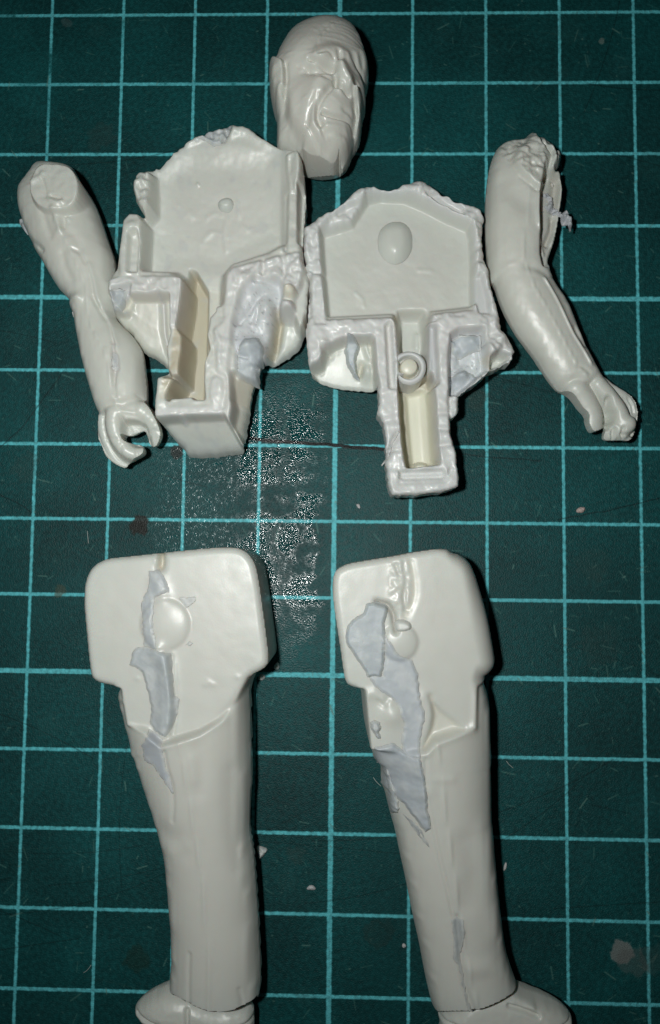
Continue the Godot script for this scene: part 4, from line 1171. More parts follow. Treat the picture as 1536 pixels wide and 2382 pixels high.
	f.groove(Geo.smooth_line(Geo.v([-29.44,-25.99, -28.64,-25.01, -27.88,-23.67, -27.34,-22.11, -27.18,-21.20]), 1), 0.35, 0.25)
	f.groove(Geo.v([-27.28,-17.64, -27.18,-16.12, -26.97,-14.69]), 0.2, -0.3)
	# wrist and fingers
	f.dome(Geo.v([-26.78,-14.53, -36.58,-28.85])[0], 0.9, 0.7, 0.0, 0.25, true)
	f.groove(Geo.v([-29.77,-13.17, -28.20,-13.66, -27.04,-14.07, -26.11,-13.84, -25.02,-14.43, -24.26,-15.02, -23.76,-14.39]), 0.5, -0.3)
	f.groove(Geo.v([-24.65,-15.13, -24.24,-14.88, -23.88,-14.40]), 0.15, -0.2)
	f.fill(Geo.v([-30.34,-12.43, -28.72,-12.85, -27.69,-12.65, -26.34,-11.84, -26.19,-10.41, -25.16,-9.91, -23.32,-9.82, -23.00,-5.55, -30.11,-5.28]), 4.0, 1.3, 2)
	f.bar(Geo.smooth_line(Geo.v([-30.49,-12.31, -30.33,-10.63, -29.93,-9.16, -29.24,-7.90, -28.37,-7.07]), 1), 0.62, 0.5, 3.2, 2.6)
	f.bar(Geo.smooth_line(Geo.v([-29.41,-12.43, -29.36,-10.98, -28.95,-9.33, -28.29,-7.99, -27.43,-7.02, -26.55,-6.61]), 1), 0.8, 0.55, 4.7, 3.4)
	f.bar(Geo.smooth_line(Geo.v([-27.27,-12.86, -27.48,-11.64, -27.24,-10.33, -26.70,-9.12, -25.81,-8.12, -24.80,-7.88, -23.84,-8.02]), 1), 1.25, 0.8, 6.3, 5.2)
	f.bar(Geo.smooth_line(Geo.v([-24.05,-13.29, -23.01,-12.49, -22.25,-11.28, -21.99,-10.17, -22.27,-9.16]), 1), 1.25, 0.75, 5.9, 4.6)
	f.fill(Geo.v([-26.17,-11.65, -25.47,-11.86, -24.45,-11.81, -23.53,-11.36, -23.30,-10.45, -24.21,-10.24, -25.00,-9.83, -26.01,-9.72, -26.35,-10.73]), 5.0, 0.35, 2)
	f.rough(0.35, 1.1, Geo.v([-25.98,-11.54, -25.31,-11.76, -24.44,-11.80, -23.77,-11.51, -23.73,-10.71, -24.77,-10.57, -25.57,-10.14, -26.02,-9.72, -26.20,-10.65]), 0.4, 3.0)
	f.groove(Geo.v([-28.75,-9.78, -27.59,-9.68, -26.95,-9.57]), 0.16, -0.12)
	f.groove(Geo.v([-26.38,-8.89, -26.53,-8.22, -26.44,-7.66]), 0.16, -0.12)
	f.groove(Geo.v([-24.88,-9.16, -24.60,-8.18, -24.45,-7.48]), 0.14, -0.15)
	f.groove(Geo.v([-23.15,-10.71, -22.46,-10.87, -21.87,-10.68]), 0.14, -0.12)
	f.rough(0.06, 0.4)
	f.blur(1)
	for k in f.T.size():
		f.T[k] = maxf(f.T[k], f.B[k] + 0.05)
	var t := base("arm_casting", "cream resin arm with a flat round shoulder disc and a hooked open hand", "figure arm", o, "figure arms")
	part("arm_and_hand", f.mesh(o, 0), resin, t)
	part("resin_flash", flake(f, Geo.v([-27.50,-20.28, -26.95,-20.09, -26.70,-19.37, -26.71,-18.37, -27.06,-17.76, -27.28,-18.04, -27.56,-18.27, -27.51,-19.22]), 0.08, Color(0.53, 0.54, 0.53), o, 0.1, 0.3), milky, t, "greyish torn seam on the forearm")
	part("resin_flash", sheet(Geo.v([-42.22,-39.55, -41.64,-39.70, -41.23,-38.66, -40.83,-37.77, -41.04,-37.47, -41.66,-38.36, -42.19,-38.95]), 2.6, 0.3, GREY, o, 0.5), milky, t, "grey lump hanging off the upper arm")
	part("resin_flash", sheet(Geo.v([-35.38,-27.84, -35.10,-27.57, -34.76,-27.18, -34.76,-26.53, -35.13,-26.96]), 1.2, 0.25, CHALK, o, 0.3), milky, t, "white shred at the elbow")

# A free-standing scrap: a thin uneven plate between two heights, curled by relief.
func sheet(poly: PackedVector2Array, y: float, thick: float, tint: Color, o: Vector2, relief := 0.2, gx := 0.0, gz := 0.0) -> ArrayMesh:
	var f := Field.new(Geo.ragged(poly, 0.06, 0.2, int(absf(poly[0].y * 17.0))), 0.1, 0.0, tint)
	var c := mid(poly)
	for j in f.nz:
		for i in f.nx:
			var k := j * f.nx + i
			var x := f.x0 + i * f.s
			var z := f.z0 + j * f.s
			var h := y + gx * (x - c.x) + gz * (z - c.y) + relief * f.noise.get_noise_2d(x * 0.6, z * 0.6)
			f.T[k] = h + thick * smoothstep(-0.1, 0.3, f.D[k])
			f.B[k] = maxf(0.01, h - thick * smoothstep(-0.1, 0.3, f.D[k]) * 0.6)
	return f.mesh(o, 1)

func fist_arm() -> void:
	var outline := Geo.v([25.05,-49.31, 25.74,-49.10, 26.51,-48.54, 27.27,-47.90, 27.88,-47.49, 28.41,-47.01, 28.43,-45.98, 28.08,-45.02, 27.54,-44.36, 27.99,-44.63, 28.32,-43.66, 28.54,-42.38, 28.42,-40.94, 28.23,-39.82, 28.02,-38.38, 27.77,-36.79, 27.38,-35.20, 26.90,-33.62, 26.64,-32.98, 26.81,-31.72, 27.11,-30.93, 27.87,-29.83, 27.05,-30.77, 27.80,-29.62, 29.04,-27.91, 29.98,-25.50, 30.92,-22.95, 31.86,-20.97, 32.67,-19.43, 33.21,-18.31, 33.89,-17.89, 34.98,-17.05, 36.34,-16.36, 37.28,-15.67, 37.81,-14.55, 37.87,-13.02, 37.52,-11.49, 37.21,-10.62, 36.38,-10.06, 35.70,-10.22, 34.47,-10.13, 33.38,-10.20, 33.36,-10.90, 33.70,-11.88, 33.26,-11.66, 32.57,-11.28, 31.89,-11.07, 31.48,-11.58, 31.22,-12.41, 31.26,-13.25, 30.41,-14.08, 29.87,-14.92, 29.33,-15.62, 28.79,-15.96, 27.83,-16.38, 27.15,-17.15, 26.19,-18.55, 25.24,-20.23, 24.00,-21.92, 22.90,-23.34, 21.94,-25.04, 21.11,-26.74, 20.42,-28.60, 20.01,-30.03, 19.41,-30.12, 19.21,-32.49, 18.99,-34.87, 18.87,-37.26, 18.85,-39.66, 19.01,-42.06, 19.24,-44.15, 19.56,-45.77, 20.11,-47.22, 20.73,-48.11, 21.82,-48.54, 23.22,-48.51, 23.84,-48.83, 24.31,-49.44, 24.93,-49.86])
	var o := mid(outline)
	var f := Field.new(Geo.smooth_poly(outline, 1), 0.13, 5.0, Color(0.60, 0.613, 0.56))
	f.inflate(5, 140)
	f.pillow(4.8, 0.84, 0.85)
	# the open, unfinished inner side: a lower terrace beyond the upper arm's edge
	f.fill(Geo.v([25.76,-43.88, 26.95,-43.73, 28.14,-43.42, 28.09,-37.84, 27.16,-33.54, 26.04,-31.55, 25.52,-31.55, 25.23,-32.77, 25.14,-36.61, 25.11,-40.32]), 5.6, 0.6, 2, Color(0.55, 0.52, 0.46, 0.2), -0.3, 0.0)
	f.groove(Geo.v([27.51,-43.93, 27.79,-42.76, 27.51,-41.11, 27.41,-39.48]), 0.55, -0.7, Color(0.45, 0.41, 0.35, 0.5))
	f.groove(Geo.v([27.29,-38.26, 27.10,-36.64, 26.41,-34.95]), 0.35, -0.9, Color(0.45, 0.41, 0.35, 0.5))
	f.groove(Geo.v([28.14,-44.45, 28.15,-42.18, 27.82,-38.50, 27.13,-35.25]), 0.6, 0.4)
	# torn shoulder end
	f.fill(Geo.v([21.51,-45.36, 23.24,-47.06, 24.64,-48.60, 25.99,-47.93, 25.85,-45.61, 25.87,-43.95, 25.91,-42.77, 24.69,-40.64, 22.37,-42.58, 21.72,-44.04]), 0.55, 0.8, 3)
	f.groove(Geo.v([21.62,-45.11, 21.73,-43.77, 22.67,-42.14, 23.85,-40.89, 24.60,-40.44]), 0.3, -0.35)
	f.groove(Geo.v([21.86,-43.70, 22.81,-42.23, 23.97,-40.99]), 0.5, 0.3)
	f.rough(0.5, 0.45, Geo.v([21.54,-47.20, 23.29,-47.50, 24.62,-48.71, 26.34,-48.02, 26.20,-44.16, 24.86,-41.91, 21.69,-43.83]), 1.0)
	f.rough(0.22, 1.1, Geo.v([20.15,-48.31, 23.33,-47.61, 24.61,-48.71, 26.39,-48.13, 28.86,-47.65, 28.53,-45.70, 24.86,-41.91, 21.69,-43.83, 20.13,-45.96]), 0.8, 9.0)
	f.groove(Geo.v([20.97,-47.40, 21.77,-45.26, 23.38,-47.57]), 0.3, -0.3)
	f.groove(Geo.smooth_line(Geo.v([25.33,-49.74, 25.35,-47.23, 26.00,-46.39, 26.78,-45.67, 26.45,-44.36, 26.14,-43.12]), 1), 0.25, -0.9)
	f.dome(Geo.v([27.07,-45.34, 17.15,-50.37])[0], 0.7, 0.9, 0.2, 1.4, true)
	f.groove(Geo.v([27.99,-49.05, 27.59,-47.62, 27.26,-45.27]), 0.22, -0.9)
	f.dome(Geo.v([26.59,-46.35, 17.26,-50.78])[0], 0.5, 0.8, 0.2, 0.6, true)
	# lit edge and forearm seam
	f.groove(Geo.v([24.85,-40.96, 24.68,-39.27, 24.62,-37.76, 24.79,-36.31, 25.47,-34.93, 25.85,-33.49]), 0.22, 0.35)
	f.groove(Geo.v([20.61,-41.80, 21.54,-40.29, 22.95,-38.89]), 1.2, -0.35)
	f.groove(Geo.smooth_line(Geo.v([23.42,-31.05, 24.84,-30.88, 25.83,-30.27]), 1), 0.5, -0.25)
	f.groove(Geo.smooth_line(Geo.v([25.59,-29.71, 26.54,-28.21, 27.47,-26.43, 28.27,-24.67, 28.96,-23.19, 29.65,-22.14, 30.49,-20.80, 31.31,-19.33]), 1), 0.16, 0.32)
	f.groove(Geo.smooth_line(Geo.v([26.64,-29.51, 27.85,-27.28, 28.94,-24.95, 29.76,-23.18, 30.61,-21.72]), 1), 0.6, -0.2)
	f.groove(Geo.v([29.47,-23.85, 30.01,-22.75, 30.80,-21.74]), 0.3, -0.4, Color(0.4, 0.38, 0.33, 0.5))
	# wrist, thumb and curled fingers
	f.groove(Geo.smooth_line(Geo.v([27.75,-16.32, 28.49,-16.88, 29.30,-17.26, 30.47,-17.09, 31.55,-17.37, 32.65,-17.90]), 1), 0.6, -0.3)
	f.groove(Geo.v([29.55,-18.90, 30.25,-18.79, 31.10,-18.15]), 0.2, -0.12)
	f.fill(Geo.v([30.93,-16.65, 32.84,-17.35, 34.46,-16.81, 38.24,-15.72, 38.13,-9.12, 30.31,-9.05, 29.83,-14.70]), 4.2, 1.5, 2)
	f.bar(Geo.smooth_line(Geo.v([29.89,-16.52, 30.95,-15.01, 31.87,-13.37, 31.90,-11.93]), 1), 1.55, 1.4, 5.6, 5.0)
	f.bar(Geo.smooth_line(Geo.v([34.70,-16.77, 36.33,-15.80, 37.26,-14.41, 37.24,-12.60]), 1), 0.8, 0.7, 4.4, 4.0)
	f.bar(Geo.smooth_line(Geo.v([32.48,-17.03, 33.80,-15.60, 35.12,-13.83, 35.63,-12.34]), 1), 1.05, 1.1, 5.9, 5.4)
	f.bar(Geo.v([35.96,-12.16, 35.57,-11.54]), 1.3, 1.25, 5.4, 5.2)
	f.bar(Geo.v([34.80,-11.70, 34.45,-10.87]), 0.95, 0.85, 5.3, 4.9)
	f.bar(Geo.v([33.78,-11.42, 33.36,-10.52]), 0.85, 0.75, 5.0, 4.5)
	f.bar(Geo.v([35.30,-10.50, 36.52,-10.40]), 0.6, 0.6, 4.6, 4.5)
	f.groove(Geo.v([35.42,-11.51, 35.31,-10.80, 35.59,-10.45]), 0.14, -0.6)
	f.groove(Geo.v([34.37,-11.51, 34.32,-10.86, 34.42,-10.22]), 0.14, -0.6)
	f.groove(Geo.v([35.31,-10.86, 36.17,-10.76, 37.80,-11.34]), 0.14, -0.5)
	f.groove(Geo.smooth_line(Geo.v([33.52,-15.05, 33.73,-13.87, 34.37,-13.18, 33.64,-11.69]), 1), 0.3, -1.1)
	f.groove(Geo.v([36.57,-15.46, 37.08,-14.63, 37.29,-13.67]), 0.16, -0.35)
	f.groove(Geo.v([36.03,-15.45, 36.64,-14.51, 36.51,-13.12]), 0.14, -0.3)
	f.rough(0.05, 0.4)
	f.blur(1)
	for k in f.T.size():
		f.T[k] = maxf(f.T[k], f.B[k] + 0.05)
	var t := base("arm_casting", "cream resin arm with a torn shoulder and a clenched fist", "figure arm", o, "figure arms")
	part("arm_and_hand", f.mesh(o, 0), resin, t)
	part("resin_flash", sheet(Geo.v([25.90,-41.16, 26.52,-41.72, 27.05,-41.48, 27.20,-40.68, 27.65,-39.96, 28.41,-39.41, 29.03,-39.49, 29.48,-38.77, 30.01,-37.98, 29.92,-37.19, 29.31,-37.35, 28.70,-37.82, 28.25,-38.30, 27.80,-38.69, 26.72,-38.69, 25.88,-38.93]), 5.0, 0.35, Color(0.46, 0.47, 0.48), o, 1.2, -0.12, 0.0), milky, t, "grey twisted tag of flash sticking out of the upper arm")
	part("resin_flash", sheet(Geo.v([26.20,-43.02, 26.59,-43.34, 27.21,-43.50, 27.52,-43.02, 27.43,-42.22, 26.89,-41.90, 26.27,-41.90]), 4.6, 0.4, Color(0.55, 0.53, 0.49), o, 1.0), milky, t, "torn lump in the open side of the upper arm")
	part("resin_flash", sheet(Geo.v([26.56,-38.54, 27.17,-38.06, 26.93,-36.79, 26.53,-35.68, 26.39,-37.11]), 4.2, 0.3, Color(0.55, 0.53, 0.49), o, 0.8), milky, t, "torn lump lower down in the open side")

# ---------------------------------------------------------------- legs

func left_leg() -> void:
	var outline := Geo.v([-27.02,5.35, -26.18,5.11, -23.82,4.86, -21.12,4.53, -18.76,4.25, -15.40,3.88, -13.04,3.68, -11.70,3.64, -10.52,3.92, -9.80,4.52, -9.18,5.31, -8.79,6.47, -8.38,8.80, -7.91,11.77, -7.43,15.06, -7.26,16.54, -7.35,17.20, -7.89,17.78, -9.40,18.50, -9.97,20.58, -9.82,23.14, -9.69,26.53, -9.56,29.92, -9.49,33.40, -9.56,29.68, -9.58,31.72, -9.63,33.75, -9.67,35.90, -9.64,37.51, -9.39,38.85, -9.09,40.45, -8.82,43.11, -8.58,45.76, -8.38,48.40, -8.19,51.03, -8.01,53.65, -8.03,55.61, -8.12,56.32, -8.35,55.69, -9.60,55.90, -11.16,56.12, -13.51,55.90, -15.61,55.33, -17.12,55.03, -18.40,55.41, -18.82,55.09, -18.68,53.90, -18.64,51.93, -18.79,49.30, -19.12,46.66, -19.41,44.00, -19.70,41.34, -20.14,39.34, -20.78,37.33, -21.54,34.92, -22.29,33.04, -22.90,31.29, -23.37,29.66, -23.75,28.58, -22.85,31.68, -23.62,29.32, -24.20,27.30, -24.75,25.43, -25.38,23.05, -25.96,21.34, -25.01,20.01, -26.22,19.78, -27.41,19.47, -27.99,18.90, -28.28,17.35, -28.56,15.20, -28.97,12.06, -29.20,9.73, -29.10,8.06, -28.67,6.72, -28.02,5.90])
	var o := mid(outline)
	var f := Field.new(Geo.smooth_poly(Geo.v([-27.02,5.35, -26.18,5.11, -23.82,4.86, -21.12,4.53, -18.76,4.25, -15.40,3.88, -13.04,3.68, -11.70,3.64, -10.52,3.92, -9.80,4.52, -9.18,5.31, -8.79,6.47, -8.38,8.80, -7.91,11.77, -7.43,15.06, -7.26,16.54, -7.35,17.20, -7.89,17.78, -9.40,18.50, -9.97,20.58, -9.82,23.14, -9.69,26.53, -9.56,29.92, -9.49,33.40, -9.56,29.68, -9.58,31.72, -9.63,33.75, -9.67,35.90, -9.64,37.51, -9.39,38.85, -9.09,40.45, -8.82,43.11, -8.58,45.76, -8.38,48.40, -8.19,51.03, -8.01,53.65, -8.03,55.61, -7.90,58.86, -7.76,64.67, -18.40,64.96, -18.68,59.13, -18.82,55.09, -18.68,53.90, -18.64,51.93, -18.79,49.30, -19.12,46.66, -19.41,44.00, -19.70,41.34, -20.14,39.34, -20.78,37.33, -21.54,34.92, -22.29,33.04, -22.90,31.29, -23.37,29.66, -23.75,28.58, -22.85,31.68, -23.62,29.32, -24.20,27.30, -24.75,25.43, -25.38,23.05, -25.96,21.34, -25.01,20.01, -26.22,19.78, -27.41,19.47, -27.99,18.90, -28.28,17.35, -28.56,15.20, -28.97,12.06, -29.20,9.73, -29.10,8.06, -28.67,6.72, -28.02,5.90]), 1), 0.15, 6.0, WHITE)
	var clipped := f.dist_map(Geo.smooth_poly(outline, 1))
	f.inflate(5, 160)
	f.pillow(5.6, 0.84, 0.80)
	var slab := Geo.v([-29.94,4.38, -13.74,2.85, -7.00,3.45, -6.43,17.35, -7.91,18.35, -9.39,18.86, -10.68,21.17, -12.62,23.48, -14.91,24.82, -17.22,25.54, -19.19,26.22, -21.23,24.76, -23.57,24.40, -24.37,20.24, -29.07,19.99])
	f.fill(slab, 10.4, 0.35)
	f.fill(Geo.v([-30.68,2.70, -5.34,2.43, -5.09,18.44, -9.40,18.50, -25.04,19.96, -30.07,20.04]), 0.35, 0.6, 1)
	for k in f.T.size():
		var j := k / f.nx
		var i := k % f.nx
		var q := Vector2(f.x0 + i * f.s, f.z0 + j * f.s)
		var w := smoothstep(-2.0, 0.0, f.D[k])
		if q.y < 20.8:
			f.B[k] = lerpf(f.B[k], 0.3, smoothstep(20.8, 19.0, q.y))
	f.round_edge(0.9, 0.0)
	for k in f.T.size():
		var zz := f.z0 + (k / f.nx) * f.s
		if zz < 21.0:
			var d := clampf(f.D[k] / 0.8, 0.0, 1.0)
			f.T[k] = minf(f.T[k], 10.4 - 0.8 * (1.0 - sqrt(1.0 - (1.0 - d) * (1.0 - d))))
	# the inner face: where plate meets trouser
	f.groove(Geo.smooth_line(Geo.v([-9.52,18.83, -10.68,21.01, -12.54,23.30, -14.82,24.63, -17.13,25.37, -19.10,26.05]), 1), 0.4, -0.18)
	f.groove(Geo.smooth_line(Geo.v([-19.01,26.17, -17.12,25.65, -14.68,24.73, -12.29,23.42]), 1), 0.5, 0.14)
	f.groove(Geo.v([-23.36,24.34, -22.22,24.55, -20.92,24.71]), 0.3, 0.15)
	# slot, half-round boss and spine along the joint
	f.groove(Geo.v([-20.18,4.43, -20.03,5.27, -20.11,6.04]), 0.42, -0.9, Color(TAN.r, TAN.g, TAN.b, 0.8))
	f.groove(Geo.v([-20.60,4.44, -20.39,5.78]), 0.3, 0.25)
	f.groove(Geo.v([-20.18,8.09, -19.81,9.24]), 0.9, 0.3)
	f.groove(Geo.v([-20.07,15.79, -19.20,17.40, -18.96,20.65, -19.05,23.07, -18.99,25.16]), 0.9, 0.6)
	f.dome(Geo.v([-19.34,12.71, -32.21,2.61])[0], 2.9, 2.95, 0.0, 0.55)
	f.groove(Geo.v([-18.58,16.35, -18.33,18.46, -17.96,20.76, -17.91,23.38, -18.16,25.31]), 0.2, -0.5)
	f.groove(Geo.v([-19.17,16.23, -18.49,19.00, -18.25,21.42, -18.34,23.83]), 0.5, 0.4)
	f.groove(Geo.v([-24.74,29.24, -21.58,26.15, -20.41,25.64]), 0.7, 0.2)
	for q in Geo.v([-14.13,19.20, -13.63,19.51, -14.46,19.53, -22.44,19.00, -10.75,18.65]):
		f.dome(q, 0.4, 0.3, 0.0, 0.08, true)
	# trouser: faint creases, seams and the hem
	f.groove(Geo.smooth_line(Geo.v([-18.76,26.89, -18.46,28.86, -17.96,30.16, -17.73,31.81, -18.54,28.71, -17.88,30.40, -17.75,31.59, -17.71,33.35, -17.89,35.01]), 1), 0.18, -0.22)
	f.groove(Geo.v([-14.86,26.49, -14.54,29.27, -14.84,31.54]), 0.9, -0.15)
	f.groove(Geo.v([-15.60,27.72, -15.29,30.02]), 0.6, 0.12)
	f.groove(Geo.v([-19.09,36.69, -17.57,37.16, -16.45,37.95]), 1.4, -0.25)
	f.groove(Geo.v([-18.13,38.55, -16.42,37.76]), 1.0, 0.2)
	f.groove(Geo.v([-11.34,29.31, -11.41,33.24, -10.87,37.97, -10.32,40.63]), 0.9, -0.22)
	f.groove(Geo.v([-10.18,30.34, -9.99,34.51, -10.12,39.45]), 0.35, 0.2)
	f.groove(Geo.v([-15.66,55.47, -15.72,53.70, -15.73,51.79, -15.70,49.85]), 0.16, -0.22)
	f.groove(Geo.v([-10.07,53.94, -9.80,55.04, -9.74,55.84]), 0.2, -0.2)
	f.rough(0.02, 0.3)
	f.blur(1)
	for k in f.T.size():
		f.T[k] = maxf(f.T[k], f.B[k] + 0.05)
		f.D[k] = minf(f.D[k], clipped[k])
	var t := base("leg_casting", "cream resin trouser leg with a narrow grey flash spine and a half-round boss", "figure leg", o, "figure legs")
	part("trouser_leg", f.mesh(o, 2), resin, t)
	var shoe_outline := Geo.smooth_poly(Geo.v([-17.44,56.13, -19.26,56.25, -20.23,56.67, -21.33,57.17, -22.50,57.96, -23.18,58.75, -23.32,59.45, -23.05,59.98, -22.08,60.62, -20.11,61.21, -18.42,61.63, -16.74,61.92, -13.11,62.16, -10.34,62.02, -8.88,61.72, -8.84,60.52, -8.90,58.53, -10.42,57.76, -13.21,57.57]), 1)
	shoe(shoe_outline, 4.2, 1.3, [Geo.v([-20.67,56.64, -20.00,56.03, -19.06,55.36]), Geo.v([-21.07,56.72, -20.40,56.37, -19.32,55.76]), Geo.v([-22.67,59.13, -19.88,59.78, -16.56,59.96, -12.98,60.13, -9.00,59.70]), Geo.v([-16.40,57.77, -16.27,60.11])], o, t)
	part("resin_flash", flake(f, Geo.v([-21.46,6.53, -20.36,6.41, -19.59,7.10, -19.05,8.25, -18.93,9.00, -19.80,9.16, -20.59,9.59, -20.69,11.87, -20.64,13.18, -20.04,15.61, -21.72,15.21, -21.87,13.23, -21.97,11.92, -22.22,10.44, -21.97,9.45, -21.39,8.45]), 0.16, GREY, o, 0.0), milky, t, "grey upper flake of flash beside the boss")
	part("resin_flash", flake(f, Geo.v([-23.04,15.89, -22.38,15.31, -21.37,15.29, -20.04,15.77, -18.50,15.98, -18.27,18.42, -18.01,20.86, -17.46,21.19, -17.61,22.82, -18.15,24.46, -18.82,25.48, -20.25,24.78, -20.81,23.84, -20.69,22.06, -21.25,20.12, -21.79,18.50, -22.31,17.86, -23.35,17.46]), 0.16, GREY, o, 0.12), milky, t, "long grey spine of flash below the boss")
	part("resin_flash", flake(f, Geo.v([-20.91,24.63, -19.32,25.49, -18.91,26.87, -18.61,28.85, -17.95,30.16, -17.72,31.80, -19.13,29.89, -20.19,28.68, -21.33,28.21, -21.59,26.49, -20.80,25.37]), 0.06, Color(0.46, 0.48, 0.495), o, 0.0, 0.03), milky, t, "grey tail of flash running down the seam")
	part("resin_flash", flake(f, Geo.v([-17.87,9.57, -15.86,9.46, -15.81,10.04, -16.98,10.87]), 0.06, Color(0.55, 0.56, 0.53), o), milky, t, "small pale flake above the boss")
	part("resin_flash", flake(f, Geo.v([-17.05,15.07, -16.40,14.57, -15.93,14.84, -16.38,15.22]), 0.08, Color(0.55, 0.56, 0.53), o), milky, t, "small pale flake below the boss")

func shoe(outline: PackedVector2Array, zm: float, up: float, lines: Array, o: Vector2, t: Node3D) -> void:
	var f := Field.new(outline, 0.13, zm, WHITE)
	f.inflate(4, 100)
	f.pillow(zm, up, 0.85)
	for k in f.T.size():
		f.T[k] = minf(f.T[k], 7.4 + 0.3 * (f.T[k] - 7.4))
	for q in lines.size():
		f.groove(Geo.smooth_line(lines[q], 1), 0.2, -0.6 if q != 1 else 0.35)
	f.rough(0.05, 0.8)
	f.blur(1)
	for k in f.T.size():
		f.T[k] = maxf(f.T[k], f.B[k] + 0.05)
	part("shoe", f.mesh(o, 0), resin, t)

func right_leg() -> void:
	var outline := Geo.v([0.71,5.98, 1.79,5.41, 4.58,4.90, 7.05,4.49, 9.21,4.03, 11.93,3.60, 13.35,3.56, 13.84,3.97, 15.08,4.21, 16.15,4.84, 16.92,6.07, 17.53,8.06, 18.02,9.73, 18.62,12.02, 19.04,14.44, 19.30,15.96, 19.36,16.86, 19.05,17.65, 18.61,18.17, 17.97,18.64, 18.97,21.47, 19.04,24.65, 19.18,27.82, 19.17,32.86, 19.10,28.17, 19.18,32.25, 19.17,34.89, 19.43,37.70, 19.69,41.01, 20.03,44.48, 20.38,47.59, 20.81,50.50, 21.42,52.37, 22.17,53.98, 21.33,54.07, 20.30,54.07, 18.60,54.46, 16.74,54.99, 14.54,55.41, 13.13,56.06, 12.64,56.83, 12.30,57.04, 11.77,55.18, 11.23,52.79, 10.68,49.88, 9.96,46.96, 9.41,44.37, 8.86,41.76, 8.31,39.50, 7.75,36.88, 7.20,35.13, 6.83,33.72, 6.53,32.46, 6.04,31.38, 6.11,29.50, 5.55,29.04, 4.98,27.96, 4.65,26.39, 4.08,24.67, 3.74,22.47, 3.59,20.57, 3.19,19.65, 2.08,19.32, 1.69,18.80, 1.45,17.74, 1.12,15.46, 0.79,13.49, 0.38,11.04, 0.06,8.59, 0.12,7.20, 0.34,6.39])
	var o := mid(outline)
	var f := Field.new(Geo.smooth_poly(Geo.v([0.71,5.98, 1.79,5.41, 4.58,4.90, 7.05,4.49, 9.21,4.03, 11.93,3.60, 13.35,3.56, 13.84,3.97, 15.08,4.21, 16.15,4.84, 16.92,6.07, 17.53,8.06, 18.02,9.73, 18.62,12.02, 19.04,14.44, 19.30,15.96, 19.36,16.86, 19.05,17.65, 18.61,18.17, 17.97,18.64, 18.97,21.47, 19.04,24.65, 19.18,27.82, 19.17,32.86, 19.10,28.17, 19.18,32.25, 19.17,34.89, 19.43,37.70, 19.69,41.01, 20.03,44.48, 20.38,47.59, 20.81,50.50, 21.42,52.37, 22.12,54.24, 22.55,56.44, 22.86,63.71, 13.55,63.96, 12.84,57.88, 12.30,57.04, 11.77,55.18, 11.23,52.79, 10.68,49.88, 9.96,46.96, 9.41,44.37, 8.86,41.76, 8.31,39.50, 7.75,36.88, 7.20,35.13, 6.83,33.72, 6.53,32.46, 6.04,31.38, 6.11,29.50, 5.55,29.04, 4.98,27.96, 4.65,26.39, 4.08,24.67, 3.74,22.47, 3.59,20.57, 3.19,19.65, 2.08,19.32, 1.69,18.80, 1.45,17.74, 1.12,15.46, 0.79,13.49, 0.38,11.04, 0.06,8.59, 0.12,7.20, 0.34,6.39]), 1), 0.15, 6.0, WHITE)
	var clipped := f.dist_map(Geo.smooth_poly(outline, 1))
	f.inflate(5, 160)
	f.pillow(5.8, 0.86, 0.82)
	f.fill(Geo.v([-1.01,4.73, 13.84,2.55, 16.15,4.07, 19.96,14.43, 19.94,18.36, 16.75,19.17, 16.59,23.83, 15.07,24.08, 13.25,24.63, 11.73,25.11, 10.68,26.32, 8.40,26.66, 4.44,26.73, 3.77,19.83, -0.52,19.89]), 11.2, 0.5, 0, Color(0, 0, 0, 0), 0.0, -0.02)
	f.fill(Geo.v([-1.65,2.42, 21.45,2.17, 21.36,18.50, 17.89,18.55, 3.15,19.58, -1.43,19.65]), 0.1, 0.6, 1)
	for k in f.T.size():
		var j := k / f.nx
		var q := Vector2(f.x0 + (k % f.nx) * f.s, f.z0 + j * f.s)
		if q.y < 20.4:
			f.B[k] = lerpf(f.B[k], 0.3, smoothstep(20.4, 18.6, q.y))
		if q.y < 20.8:
			var right_side := smoothstep(12.0, 17.0, q.x)
			var r := lerpf(0.8, 2.8, right_side)
			var d := clampf(f.D[k] / r, 0.0, 1.0)
			f.T[k] = minf(f.T[k], 11.3 - lerpf(0.8, 4.2, right_side) * (1.0 - sqrt(1.0 - (1.0 - d) * (1.0 - d))))
	# inner face, thigh pocket
	f.groove(Geo.smooth_line(Geo.v([16.59,19.16, 16.48,21.69, 16.34,23.80]), 1), 0.4, 0.15)
	f.fill(Geo.v([11.74,21.33, 13.23,22.50, 15.05,23.90, 13.84,24.28, 12.01,24.89, 10.81,25.97, 11.57,24.04, 11.89,22.53]), -0.55, 0.9, 3, Color(CREAM.r, CREAM.g, CREAM.b, 0.35))
	f.groove(Geo.smooth_line(Geo.v([11.35,20.32, 11.90,22.05, 11.64,24.02, 10.76,26.05]), 1), 0.28, -0.28, Color(TAN.r, TAN.g, TAN.b, 0.3))
	f.groove(Geo.smooth_line(Geo.v([10.82,26.23, 12.25,25.09, 14.55,24.28, 16.25,23.93]), 1), 0.6, 0.18)
	f.groove(Geo.smooth_line(Geo.v([10.62,20.56, 11.09,21.91, 10.79,24.02, 10.05,25.68, 10.29,27.88, 10.92,30.89]), 1), 0.9, 0.2)
	# chipped joint line at the top, little peg, half-round boss
	f.groove(Geo.v([7.64,4.94, 7.80,6.32, 7.66,8.16, 7.51,9.38]), 0.9, 0.2)
	f.groove(Geo.v([7.42,5.56, 7.66,6.48]), 0.2, -0.25)
	f.groove(Geo.v([8.27,5.09, 8.44,7.39, 8.29,9.39, 8.46,10.62]), 0.22, -0.22)
